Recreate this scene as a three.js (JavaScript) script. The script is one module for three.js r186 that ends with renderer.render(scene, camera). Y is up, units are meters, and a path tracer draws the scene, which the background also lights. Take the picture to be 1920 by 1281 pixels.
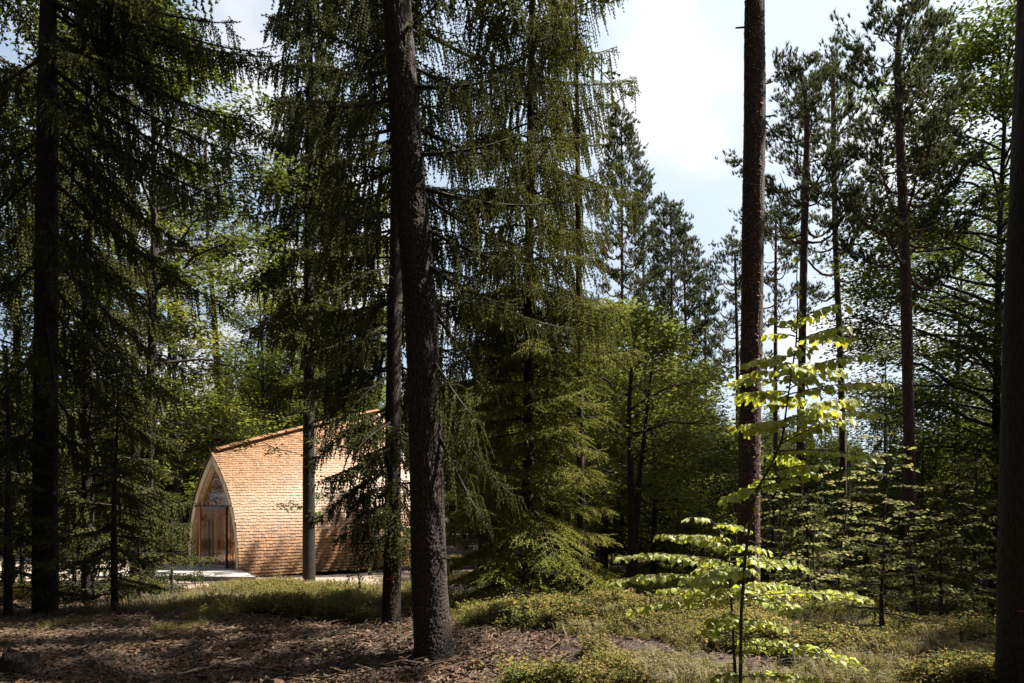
import * as THREE from 'three';
import { mergeGeometries } from 'three/addons/utils/BufferGeometryUtils.js';
import { RoundedBoxGeometry } from 'three/addons/geometries/RoundedBoxGeometry.js';

// ---------------------------------------------------------------- camera, sky, sun, exposure
const PW = 1920, PH = 1281, FOC = 1280, HZ = 953, EYE = 1.75;       // frame, focal length and horizon in pixels; eye height
const scene = new THREE.Scene();
const camera = new THREE.PerspectiveCamera(2 * Math.atan(PH / 2 / FOC) * 180 / Math.PI, PW / PH, 0.05, 900);
camera.position.set(0, EYE, 0);
camera.lookAt(0, EYE, -1);
camera.setViewOffset(PW, PH, 0, -(HZ - PH / 2), PW, PH);            // risen lens: trunks stay upright
const renderer = new THREE.WebGLRenderer({ antialias: true });
renderer.setSize(1024, 683);
renderer.toneMapping = THREE.LinearToneMapping;
renderer.toneMappingExposure = 3.4;
renderer.shadowMap.enabled = true;

const SUN_AZ = 77, SUN_EL = 52, RAD = Math.PI / 180;                // azimuth to the right of the view
const sunDir = new THREE.Vector3(Math.sin(SUN_AZ * RAD) * Math.cos(SUN_EL * RAD), Math.sin(SUN_EL * RAD), -Math.cos(SUN_AZ * RAD) * Math.cos(SUN_EL * RAD));
const sun = new THREE.DirectionalLight(new THREE.Color(1, 0.93, 0.82), 5);
sun.name = 'sun';
sun.position.copy(sunDir).multiplyScalar(80).add(new THREE.Vector3(0, 0, -15));
sun.target.position.set(0, 0, -15);
sun.castShadow = true;
sun.shadow.mapSize.set(4096, 4096);
Object.assign(sun.shadow.camera, { left: -45, right: 45, top: 45, bottom: -45, near: 1, far: 200 });
scene.add(sun, sun.target);

// ---------------------------------------------------------------- random numbers and noise
function rng(seed) { let s = (seed * 2654435761) >>> 0; return () => { s = (s + 0x6d2b79f5) | 0; let t = Math.imul(s ^ (s >>> 15), 1 | s); t = (t + Math.imul(t ^ (t >>> 7), 61 | t)) ^ t; return ((t ^ (t >>> 14)) >>> 0) / 4294967296; }; }
function hash(ix, iy, k = 0) { let h = Math.imul(ix, 374761393) ^ Math.imul(iy, 668265263) ^ Math.imul(k, 1274126177); h = Math.imul(h ^ (h >>> 13), 1274126177); h = Math.imul(h ^ (h >>> 16), 2246822519); return ((h ^ (h >>> 15)) >>> 0) / 4294967296; }
const mod = (a, n) => ((a % n) + n) % n;
function vnoise(x, y, px = 1 << 20, py = 1 << 20, k = 0) {
  const ix = Math.floor(x), iy = Math.floor(y), fx = x - ix, fy = y - iy, u = fx * fx * (3 - 2 * fx), v = fy * fy * (3 - 2 * fy);
  const a = hash(mod(ix, px), mod(iy, py), k), b = hash(mod(ix + 1, px), mod(iy, py), k), c = hash(mod(ix, px), mod(iy + 1, py), k), d = hash(mod(ix + 1, px), mod(iy + 1, py), k);
  return a + (b - a) * u + (c - a) * v + (a - b - c + d) * u * v;
}
function fbm(x, y, oct = 4, px = 1 << 20, py = 1 << 20, k = 0) { let s = 0, a = 0.5, n = 0; for (let i = 0; i < oct; i++) { s += a * vnoise(x, y, px, py, k + i); n += a; a *= 0.5; x *= 2; y *= 2; px *= 2; py *= 2; } return s / n; }
function worley(x, y, px, py, k = 0) {                                // [F1, F2, cell value]
  const ix = Math.floor(x), iy = Math.floor(y); let f1 = 9, f2 = 9, id = 0;
  for (let j = -1; j < 2; j++) for (let i = -1; i < 2; i++) {
    const cx = ix + i, cy = iy + j, hx = mod(cx, px), hy = mod(cy, py);
    const dx = cx + hash(hx, hy, k) - x, dy = cy + hash(hx, hy, k + 7) - y, d = Math.sqrt(dx * dx + dy * dy);
    if (d < f1) { f2 = f1; f1 = d; id = hash(hx, hy, k + 13); } else if (d < f2) f2 = d;
  }
  return [f1, f2, id];
}
const clamp = (x, a = 0, b = 1) => Math.min(b, Math.max(a, x)), lerp = (a, b, t) => a + (b - a) * t, smooth = (a, b, x) => { const t = clamp((x - a) / (b - a)); return t * t * (3 - 2 * t); };
const V = (x, y, z) => new THREE.Vector3(x, y, z);

// ---------------------------------------------------------------- sky
{
  const w = 1024, h = 512, data = new Float32Array(w * h * 4);
  for (let j = 0; j < h; j++) for (let i = 0; i < w; i++) {
    const el = ((j + 0.5) / h - 0.5) * Math.PI, az = ((i + 0.5) / w - 0.5) * 2 * Math.PI;
    const x = Math.cos(az) * Math.cos(el), y = Math.sin(el), z = Math.sin(az) * Math.cos(el), o = (j * w + i) * 4;
    const ang = Math.acos(clamp(x * sunDir.x + y * sunDir.y + z * sunDir.z, -1, 1));
    const near = Math.exp(-Math.pow(ang / 0.98, 2) * 0.6), hor = Math.exp(-Math.max(0, y) / 0.26);
    let r = 0.02 + 0.37 * near + 0.13 * hor, g = 0.07 + 0.36 * near + 0.125 * hor, b = 0.155 + 0.31 * near + 0.1 * hor;
    if (y > 0.02) {
      const k = 1 / (y + 0.18), n = fbm(x * k * 1.7 + 3.1, z * k * 1.7 + 9.2, 6, 1 << 20, 1 << 20, 40), c = smooth(0.54, 0.68, n) * 0.95;
      const lit = 0.25 + 0.22 * near;
      r = lerp(r, Math.max(r, lit), c); g = lerp(g, Math.max(g, lit), c); b = lerp(b, Math.max(b, lit * 1.02), c);
    } else { const d = smooth(0.02, -0.2, y); r = lerp(r, 0.03, d); g = lerp(g, 0.03, d); b = lerp(b, 0.02, d); }
    data[o] = r * 0.9; data[o + 1] = g * 0.9; data[o + 2] = b * 0.9; data[o + 3] = 1;
  }
  const t = new THREE.DataTexture(data, w, h, THREE.RGBAFormat, THREE.FloatType);
  t.mapping = THREE.EquirectangularReflectionMapping; t.magFilter = THREE.LinearFilter; t.needsUpdate = true;
  scene.background = t; scene.environment = t;
}

// ---------------------------------------------------------------- textures
function tex(w, h, f, srgb, repeat) {                                // f(u, v, x, y) -> [r, g, b] linear 0..1 or a number
  const d = new Uint8Array(w * h * 4), enc = (c) => Math.round(255 * (srgb ? (c <= 0.0031308 ? c * 12.92 : 1.055 * Math.pow(c, 1 / 2.4) - 0.055) : c));
  for (let y = 0; y < h; y++) for (let x = 0; x < w; x++) {
    const v = f(x / w, y / h), o = (y * w + x) * 4, a = typeof v === 'number' ? [v, v, v] : v;
    for (let c = 0; c < 3; c++) d[o + c] = enc(clamp(a[c]));
    d[o + 3] = 255;
  }
  const t = new THREE.DataTexture(d, w, h);
  t.wrapS = t.wrapT = THREE.RepeatWrapping; t.magFilter = THREE.LinearFilter; if (srgb) t.colorSpace = THREE.SRGBColorSpace;
  if (repeat) t.repeat.set(...repeat);
  t.needsUpdate = true;
  return t;
}
// bark: plates between cracks; one tile is 0.5 m
function barkMaps(nx, ny, dark, light, k, wob = 0.5) {
  const H = new Float32Array(256 * 512), C = [];
  for (let y = 0; y < 512; y++) for (let x = 0; x < 256; x++) {
    const u = x / 256, v = y / 512, wx = (fbm(u * 8, v * 8, 3, 8, 8, k + 50) - 0.5) * wob;
    const [f1, f2, id] = worley(u * nx + wx, v * ny + (fbm(u * 6, v * 6, 3, 6, 6, k + 60) - 0.5) * wob, nx, ny, k);
    const plate = smooth(0.02, 0.28, f2 - f1), fine = fbm(u * 32, v * 32, 3, 32, 32, k + 3);
    H[y * 256 + x] = clamp(plate * (0.55 + 0.35 * id) + 0.2 * (fine - 0.5));
    const t = clamp(plate * (0.35 + 0.65 * id) * (0.5 + fine));
    C.push([0, 1, 2].map((c) => lerp(dark[c], light[c], t)));
  }
  const at = (u, v) => (Math.floor(v * 512 + 0.5) % 512) * 256 + (Math.floor(u * 256 + 0.5) % 256);
  return { map: tex(256, 512, (u, v) => C[at(u, v)], true, [2, 2]), bumpMap: tex(256, 512, (u, v) => H[at(u, v)], false, [2, 2]) };
}
const S = (o) => new THREE.MeshStandardMaterial({ roughness: 0.95, ...o });
const leafy = (o) => new THREE.MeshPhysicalMaterial({ color: 0xffffff, vertexColors: true, roughness: 1, transmission: 0.5, thickness: 0, side: THREE.DoubleSide, ...o });
const M = {
  needle: leafy({ transmission: 0.32, specularIntensity: 0.2 }),
  leaf: leafy({ transmission: 0.58, specularIntensity: 0.25, clearcoat: 0.1, clearcoatRoughness: 0.4 }),
  wood: S({ vertexColors: true }),
  barkSpruce: S({ ...barkMaps(13, 9, [0.008, 0.005, 0.004], [0.055, 0.037, 0.029], 1), bumpScale: 0.012 }),
  barkPine: S({ ...barkMaps(10, 6, [0.018, 0.01, 0.007], [0.08, 0.043, 0.029], 21, 0.9), bumpScale: 0.012 }),
  barkOak: S({ ...barkMaps(14, 4, [0.006, 0.005, 0.004], [0.028, 0.021, 0.016], 31, 0.6), bumpScale: 0.012 }),
};
M.barkPineUp = M.barkPine.clone(); M.barkPineUp.vertexColors = true;

// ---------------------------------------------------------------- names, labels, groups
const taken = new Map();
function numbered(name) { const n = taken.get(name) ?? 0; taken.set(name, n + 1); return n ? `${name}_${String(n).padStart(3, '0')}` : name; }
function tag(o, label, category, group, kind) { if (label) o.userData.label = label; if (category) o.userData.category = category; if (group) o.userData.group = group; if (kind) o.userData.kind = kind; return o; }
function thing(name, label, category, pos = [0, 0, 0], group) { const o = new THREE.Group(); o.name = numbered(name); o.position.set(...pos); scene.add(o); return tag(o, label, category, group); }
function part(name, geo, mat, parent, kind) {
  const m = new THREE.Mesh(geo, mat); m.name = name; m.castShadow = m.receiveShadow = true; parent.add(m);
  if (kind) m.userData.kind = kind;
  return m;
}
function struct(name, geo, mat, label, kind = 'structure') { const m = part(numbered(name), geo, mat, scene); return tag(m, label, name.replace(/_/g, ' ').split(' ').slice(-2).join(' '), null, kind); }

// ---------------------------------------------------------------- growing mesh buffer
class MB {
  constructor(n = 4096) { this.p = new Float32Array(n * 3); this.c = new Float32Array(n * 3); this.nv = 0; this.ix = new Uint32Array(n * 3); this.ni = 0; }
  v(x, y, z, r, g, b) {
    const o = this.nv * 3;
    if (o + 3 > this.p.length) { const p = new Float32Array(this.p.length * 2), c = new Float32Array(p.length); p.set(this.p); c.set(this.c); this.p = p; this.c = c; }
    const P = this.p, C = this.c; P[o] = x; P[o + 1] = y; P[o + 2] = z; C[o] = r; C[o + 1] = g; C[o + 2] = b;
    return this.nv++;
  }
  t(a, b, c) {
    if (this.ni + 3 > this.ix.length) { const x = new Uint32Array(this.ix.length * 2); x.set(this.ix); this.ix = x; }
    this.ix[this.ni++] = a; this.ix[this.ni++] = b; this.ix[this.ni++] = c;
  }
  add(o, m) {                                                         // append another buffer under a matrix
    const e = m.elements, base = this.nv, P = o.p, C = o.c;
    for (let i = 0; i < o.nv; i++) { const x = P[i * 3], y = P[i * 3 + 1], z = P[i * 3 + 2]; this.v(e[0] * x + e[4] * y + e[8] * z + e[12], e[1] * x + e[5] * y + e[9] * z + e[13], e[2] * x + e[6] * y + e[10] * z + e[14], C[i * 3], C[i * 3 + 1], C[i * 3 + 2]); }
    for (let i = 0; i < o.ni; i += 3) this.t(base + o.ix[i], base + o.ix[i + 1], base + o.ix[i + 2]);
    return this;
  }
  geo(normals) {
    const g = new THREE.BufferGeometry();
    g.setAttribute('position', new THREE.BufferAttribute(this.p.slice(0, this.nv * 3), 3));
    g.setAttribute('color', new THREE.BufferAttribute(this.c.slice(0, this.nv * 3), 3));
    g.setIndex(new THREE.BufferAttribute(this.ix.slice(0, this.ni), 1));
    if (normals) g.computeVertexNormals();
    return g;
  }
}
let triTotal = 0;

// a tapering round stick through points [x, y, z, r]
function stick(mb, pts, col, sides = 5) {
  let ring0 = -1;
  const n = pts.length;
  for (let i = 0; i < n; i++) {
    const a = pts[Math.max(0, i - 1)], b = pts[Math.min(n - 1, i + 1)], p = pts[i];
    let dx = b[0] - a[0], dy = b[1] - a[1], dz = b[2] - a[2]; const l = Math.hypot(dx, dy, dz) || 1; dx /= l; dy /= l; dz /= l;
    let ux, uy, uz;
    if (Math.abs(dy) < 0.8) { ux = -dz; uy = 0; uz = dx; } else { ux = 0; uy = dz; uz = -dy; }
    const ul = Math.hypot(ux, uy, uz) || 1; ux /= ul; uy /= ul; uz /= ul;
    const wx = dy * uz - dz * uy, wy = dz * ux - dx * uz, wz = dx * uy - dy * ux, ring = mb.nv;
    for (let k = 0; k < sides; k++) { const t = k / sides * 6.2832, c = Math.cos(t) * p[3], s = Math.sin(t) * p[3]; mb.v(p[0] + ux * c + wx * s, p[1] + uy * c + wy * s, p[2] + uz * c + wz * s, col[0], col[1], col[2]); }
    if (ring0 >= 0) for (let k = 0; k < sides; k++) { const q = (k + 1) % sides; mb.t(ring0 + k, ring0 + q, ring + q); mb.t(ring0 + k, ring + q, ring + k); }
    ring0 = ring;
  }
}
// a needled twig
function twig(mb, R, x, y, z, dx, dy, dz, L, bend, nl, nw, sp, r, g, b) {
  const n = Math.max(2, Math.round(L / sp)), st = L / n; let a = R() * 6.28;
  for (let i = 0; i < n; i++) {
    dy -= bend * st; let l = Math.hypot(dx, dy, dz); dx /= l; dy /= l; dz /= l;
    x += dx * st; y += dy * st; z += dz * st;
    let ux, uy, uz; if (Math.abs(dy) < 0.7) { ux = -dz; uy = 0; uz = dx; } else { ux = 0; uy = dz; uz = -dy; }
    l = Math.hypot(ux, uy, uz); ux /= l; uy /= l; uz /= l;
    const wx = dy * uz - dz * uy, wy = dz * ux - dx * uz, wz = dx * uy - dy * ux, f = (i > n - 3 ? 0.75 : 1) * nl;
    for (let k = 0; k < 2; k++) {
      a += 2.4; const c = Math.cos(a), s = Math.sin(a), q = 0.8 + 0.4 * R(), v0 = mb.nv;
      mb.v(x - dx * nw * 0.5, y - dy * nw * 0.5, z - dz * nw * 0.5, r * q, g * q, b * q);
      mb.v(x + dx * nw * 0.5, y + dy * nw * 0.5, z + dz * nw * 0.5, r * q, g * q, b * q);
      mb.v(x + ((ux * c + wx * s) * 0.75 + dx * 0.65) * f, y + ((uy * c + wy * s) * 0.75 + dy * 0.65) * f, z + ((uz * c + wz * s) * 0.75 + dz * 0.65) * f, r * q, g * q, b * q);
      mb.t(v0, v0 + 1, v0 + 2);
    }
  }
}
// a folded leaf of four faces, along (dx, dy, dz), its face towards (nx, ny, nz)
function leaf(mb, x, y, z, dx, dy, dz, nx, ny, nz, L, W, fold, r, g, b, simple) {
  let sx = dy * nz - dz * ny, sy = dz * nx - dx * nz, sz = dx * ny - dy * nx; const l = Math.hypot(sx, sy, sz) || 1; sx /= l; sy /= l; sz /= l;
  const v0 = mb.nv, P = (t, s, h) => mb.v(x + dx * L * t + sx * W * s + nx * h * W, y + dy * L * t + sy * W * s + ny * h * W, z + dz * L * t + sz * W * s + nz * h * W, r, g, b);
  if (simple) { P(0, 0, 0); P(0.52, 0.46, fold); P(1, 0, -fold * 0.3); P(0.52, -0.46, fold); mb.t(v0, v0 + 1, v0 + 2); mb.t(v0, v0 + 2, v0 + 3); return; }
  P(0, 0, 0); P(0.36, 0.46, fold); P(0.72, 0.4, fold); P(1, 0, -fold * 0.3); P(0.72, -0.4, fold); P(0.36, -0.46, fold);
  mb.t(v0, v0 + 1, v0 + 2); mb.t(v0, v0 + 2, v0 + 3); mb.t(v0, v0 + 3, v0 + 4); mb.t(v0, v0 + 4, v0 + 5);
}
function flatLeaf(mb, R, x, y, z, L, W, tilt, col, az = R() * 6.28, simple = false) {
  const dy = -0.55 * R() + 0.12, c = Math.sqrt(1 - dy * dy), dx = Math.cos(az) * c, dz = Math.sin(az) * c;
  let nx = (R() - 0.5) * tilt, ny = 1, nz = (R() - 0.5) * tilt; const d = nx * dx + ny * dy + nz * dz; nx -= d * dx; ny -= d * dy; nz -= d * dz; const l = Math.hypot(nx, ny, nz); nx /= l; ny /= l; nz /= l;
  const q = 0.75 + 0.5 * R(), yel = 0.85 + 0.4 * R();
  leaf(mb, x, y, z, dx, dy, dz, nx, ny, nz, L * (0.75 + 0.5 * R()), W * (0.75 + 0.5 * R()), 0.12 + 0.2 * R(), col[0] * q * yel, col[1] * q, col[2] * q, simple);
}

// ---------------------------------------------------------------- trees
const BROWN = [0.028, 0.02, 0.015], SPRUCE = [0.052, 0.06, 0.0145], PINE = [0.065, 0.074, 0.032], OAK = [0.07, 0.092, 0.011], BEECH = [0.13, 0.17, 0.02];
const LOD = { hero: { nl: 0.026, nw: 0.027, sp: 0.022 }, full: { nl: 0.035, nw: 0.038, sp: 0.031 }, mid: { nl: 0.05, nw: 0.05, sp: 0.04 }, far: { nl: 0.075, nw: 0.085, sp: 0.06 } };

// one spruce limb from (ox, oy, oz): an arching axis, side shoots, and needled twigs that hang from them like a curtain
function spruceBranch(wood, fol, R, o) {
  const { ox, oy, oz, az, L, r0 = 0.02, rise = 0.1, droop = 0.5, tip = 0.35, bare = 0.2, step = 0.14, side = 0.5, hang = 0.3, lod = LOD.hero, col = SPRUCE, dens = 1, fan = 0.5 } = o;
  const N = 12, pts = [], ca = Math.cos(az), sa = Math.sin(az), wob = (R() - 0.5) * 0.25;
  for (let i = 0; i <= N; i++) { const t = i / N, d = L * t, w = wob * L * t * t; pts.push([ox + ca * d - sa * w, oy + L * (rise * t - droop * t * t + tip * t * t * t), oz + sa * d + ca * w, r0 * Math.pow(1 - t, 0.8) + 0.004]); }
  stick(wood, pts, BROWN, 5);
  const at = (t) => { const f = Math.min(N - 1e-6, t * N), i = Math.floor(f), q = f - i, a = pts[i], b = pts[i + 1]; return [lerp(a[0], b[0], q), lerp(a[1], b[1], q), lerp(a[2], b[2], q)]; };
  const { nl, nw, sp } = lod, tint = () => { const q = 0.8 + 0.45 * R(); return [col[0] * q * (0.9 + 0.35 * R()), col[1] * q, col[2] * q]; };
  for (let s = bare * L, k = 0; s < L; s += step * (0.7 + 0.6 * R()), k++) {
    const t = s / L, p = at(t);
    const lush = 0.35 + 1.3 * vnoise(s * 2.3 + ox * 9, oy * 5, 1 << 20, 1 << 20, 3);
    for (const e of [1, -1]) {
      if (R() > dens) continue;
      const sl = side * (0.45 + 0.55 * R()) * (1.05 - 0.6 * t), ang = az + e * (0.7 + 0.5 * R());
      let x = p[0], y = p[1], z = p[2], dx = Math.cos(ang), dz = Math.sin(ang), dy = -0.15 - 0.25 * R(), c = tint();
      twig(fol, R, x, y, z, dx, dy, dz, sl, 0.6, nl, nw, sp, ...c);
      const hs = Math.max(0.045, sp * 1.8);
      if (lod === LOD.hero) stick(wood, [[x, y, z, 0.006], [x + dx * sl, y + dy * sl - 0.3 * sl * sl, z + dz * sl, 0.002]], BROWN, 3);
      for (let h = hs; h < sl; h += hs * (0.7 + 0.6 * R())) {
        const hl = hang * lush * (0.3 + 0.95 * R()) * (1.1 - 0.5 * t);
        if (R() < fan) { const fa = ang + (R() < 0.5 ? 1 : -1) * (0.5 + 0.5 * R()), fl = sl * (0.3 + 0.35 * R()); twig(fol, R, x + dx * h, y + dy * h - 0.3 * h * h, z + dz * h, Math.cos(fa), -0.2 - 0.35 * R(), Math.sin(fa), fl, 0.8, nl, nw, sp, ...tint()); }
        if (hl < sp * 2) continue;
        const g = tint(), j = (R() - 0.5) * 0.5;
        twig(fol, R, x + dx * h, y + dy * h - 0.3 * h * h, z + dz * h, dx * 0.35 - sa * j, -0.8 - 0.6 * R() + (hang < 0.16 ? 0.8 : 0), dz * 0.35 + ca * j, hl, hang < 0.16 ? -0.5 : 0.8, nl, nw, sp, ...g);
      }
    }
  }
  if (lod === LOD.hero) for (let k = 0; k < L * 3; k++) { const t = 0.08 + 0.5 * R(), p = at(t), l = 0.08 + 0.3 * R() * R(), a = R() * 6.28; stick(wood, [[...p, 0.003], [p[0] + Math.cos(a) * l * 0.6, p[1] - l * (0.5 + 0.5 * R()), p[2] + Math.sin(a) * l * 0.6, 0.001]], [0.05, 0.042, 0.034], 3); }
  const c = tint(), q = at(0.9);
  twig(fol, R, ...q, ca, -0.05, sa, L * 0.12 + 0.1, -0.6, nl, nw, sp, ...c);
  return pts;
}
// trunk with bark: path points [x, y, z, r]; bump(theta, y) gives real relief in metres
function trunkGeo(path, { sides = 14, seg = 0.4, relief, flare = 1.35, tint } = {}) {
  const cv = new THREE.CatmullRomCurve3(path.map((p) => V(p[0], p[1], p[2]))), len = cv.getLength(), rows = Math.max(4, Math.round(len / seg)), pos = [], uv = [], idx = [], col = [];
  const cum = []; { let s = 0; for (let i = 0; i < path.length; i++) { if (i) s += Math.hypot(path[i][0] - path[i - 1][0], path[i][1] - path[i - 1][1], path[i][2] - path[i - 1][2]); cum.push(s); } }
  const tiles = Math.max(1, Math.round(2 * Math.PI * path[0][3] / 0.5 * 2) / 2);
  for (let j = 0; j <= rows; j++) {
    const t = j / rows, c = cv.getPoint(t), d = t * cum[cum.length - 1]; let i = 0; while (i < path.length - 2 && cum[i + 1] < d) i++;
    const f = clamp((d - cum[i]) / (cum[i + 1] - cum[i] || 1)), r = lerp(path[i][3], path[i + 1][3], f), fl = 1 + (flare - 1) * Math.exp(-d / (path[0][3] * 1.7));
    for (let k = 0; k <= sides; k++) {
      const th = k / sides * 2 * Math.PI, root = 1 + 0.55 * Math.cos(th * 5 + path[0][3] * 70) + 0.3 * Math.cos(th * 3 + path[0][3] * 31), rr = r * (1 + (fl - 1) * root) * (1 + 0.03 * Math.sin(th * 2 + t * 9) + 0.02 * Math.sin(th * 3 - t * 23)) + (relief ? relief(k % sides / sides, d) : 0);
      pos.push(c.x + Math.cos(th) * rr, c.y, c.z + Math.sin(th) * rr); uv.push(k / sides * tiles * 0.5, d);
      if (tint) col.push(...tint(d / cum[cum.length - 1]));
      if (j < rows && k < sides) { const a = j * (sides + 1) + k, b = a + sides + 1; idx.push(a, b, a + 1, b, b + 1, a + 1); }
    }
  }
  const g = new THREE.BufferGeometry();
  g.setAttribute('position', new THREE.Float32BufferAttribute(pos, 3)); g.setAttribute('uv', new THREE.Float32BufferAttribute(uv, 2)); g.setIndex(idx);
  if (tint) g.setAttribute('color', new THREE.Float32BufferAttribute(col, 3));
  g.computeVertexNormals();
  const n = g.attributes.normal;
  for (let j = 0; j <= rows; j++) { const a = j * (sides + 1), b = a + sides, m = V(n.getX(a) + n.getX(b), n.getY(a) + n.getY(b), n.getZ(a) + n.getZ(b)).normalize(); n.setXYZ(a, m.x, m.y, m.z); n.setXYZ(b, m.x, m.y, m.z); }
  return g;
}
const straight = (H, r, lean = [0, 0], wob = 0.06, R = rng(5)) => { const p = [], n = 7, a = R() * 6; for (let i = 0; i <= n; i++) { const t = i / n; p.push([lean[0] * t + wob * Math.sin(a + t * 5) * t, H * t - 0.25 * (i === 0), lean[1] * t + wob * Math.cos(a * 2 + t * 4) * t, r * (1 - t * 0.85)]); } return p; };
const along = (path, y) => { for (let i = 0; i < path.length - 1; i++) if (y <= path[i + 1][1] || i === path.length - 2) { const f = clamp((y - path[i][1]) / (path[i + 1][1] - path[i][1])); return [0, 1, 2, 3].map((k) => lerp(path[i][k], path[i + 1][k], f)); } };

// crown of a spruce on its trunk path between heights y0 and y1; rad(q) limb length, q = 0 at y0
function spruceCrown(R, path, { y0, y1, rad, n, lod, hang, side, step, droop = 0.55, tip = 0.35, rise = 0.05, bare = 0.18, skip, dens, r0 = 0.022, col, fan }) {
  const wood = new MB(), fol = new MB(65536);
  for (let i = 0, az = R() * 6; i < n; i++) {
    const q = (i + R() * 0.8) / n, y = lerp(y0, y1, q), p = along(path, y); az += 2.4 + (R() - 0.5) * 0.6;
    const L = rad(q) * (0.75 + 0.45 * R());
    if (skip && skip(y, az)) continue;
    spruceBranch(wood, fol, R, { ox: p[0], oy: y, oz: p[2], az, L, r0: r0 * (0.5 + 0.5 * L / rad(0)), rise: rise * (0.5 + R()), droop: droop * (0.6 + 0.8 * R()) * (1 - 0.5 * q), tip, bare, step, side: side * (0.75 + 0.5 * R()), hang: hang * (0.6 + 0.8 * R()), lod, dens, col, fan });
  }
  return { wood, fol };
}
function pineCrown(R, path, { y0, y1, rad, n, tufts = 1, needle = 0.13, col = PINE, bark = [0.09, 0.042, 0.024] }) {
  const wood = new MB(), fol = new MB(65536);
  const tuft = (x, y, z, dx, dy, dz, s) => {
    const q0 = 0.75 + 0.5 * R();
    for (let i = 0, m = 16; i < m; i++) {
      let a = R() * 6.28, c = R() * 1.5 - 0.35, s2 = Math.sqrt(Math.max(0, 1 - c * c)), vx = Math.cos(a) * s2 + dx * 0.7, vy = c * 0.8 + dy * 0.7 + 0.1, vz = Math.sin(a) * s2 + dz * 0.7; const l = Math.hypot(vx, vy, vz); vx /= l; vy /= l; vz /= l;
      const w = 0.0155, q = q0 * (0.8 + 0.4 * R()), b = R() * 0.12 * s, ax = Math.cos(a + 1.57) * w, az = Math.sin(a + 1.57) * w, v0 = fol.nv, L = needle * s * (0.8 + 0.4 * R());
      const bx = x + dx * b, by = y + dy * b, bz = z + dz * b, cr = [col[0] * q, col[1] * q, col[2] * q];
      fol.v(bx - ax, by, bz - az, ...cr); fol.v(bx + ax, by, bz + az, ...cr); fol.v(bx + vx * L, by + vy * L, bz + vz * L, ...cr); fol.t(v0, v0 + 1, v0 + 2);
    }
  };
  for (let i = 0, az = R() * 6; i < n; i++) {
    const q = Math.pow((i + R() * 0.8) / n, 0.9), y = lerp(y0, y1, q), p = along(path, y); az += 2.4 + (R() - 0.5) * 0.9;
    const L = rad(q) * (0.6 + 0.6 * R()), up = 0.1 + 0.55 * q + 0.3 * R(), bend = (R() - 0.5) * 1.2, pts = [], N = 7;
    const lr = (0.012 + 0.016 * L) * (1 - 0.4 * q);
    for (let k = 0; k <= N; k++) { const t = k / N, a = az + bend * t * t, d = L * t; pts.push([p[0] + Math.cos(a) * d, y + L * (up * t * t - 0.12 * Math.sin(t * 5) + (0.35 * q) * t), p[2] + Math.sin(a) * d, lr * (1 - 0.85 * t) + 0.004]); }
    stick(wood, pts, bark, 5);
    const nb = Math.round((3 + L * 3.2) * tufts);
    for (let k = 0; k < nb; k++) {
      const t = 0.35 + 0.65 * (k + R()) / nb, f = Math.min(N - 1e-6, t * N), ii = Math.floor(f), a = pts[ii], b = pts[ii + 1], g = f - ii, o = [0, 1, 2].map((c) => lerp(a[c], b[c], g));
      const ang = az + (R() - 0.5) * 3, bl = (0.25 + 0.45 * R()) * (1.2 - 0.5 * t) * Math.min(1, L), ex = o[0] + Math.cos(ang) * bl, ey = o[1] + bl * (0.15 + 0.45 * R()), ez = o[2] + Math.sin(ang) * bl;
      stick(wood, [[...o, 0.009], [ex, ey, ez, 0.004]], bark, 3);
      const m = 9 + Math.floor(R() * 6);
      for (let j = 0; j < m; j++) { const u = 0.2 + 0.95 * R(), dx = Math.cos(ang + (R() - 0.5) * 2), dz = Math.sin(ang + (R() - 0.5) * 2), e = 0.2; tuft(lerp(o[0], ex, u) + (R() - 0.5) * e * 2, lerp(o[1], ey, u) + (R() - 0.2) * e, lerp(o[2], ez, u) + (R() - 0.5) * e * 2, dx * 0.6, 0.5 + 0.4 * R(), dz * 0.6, 0.6 + 0.7 * R()); }
    }
  }
  return { wood, fol };
}
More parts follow.
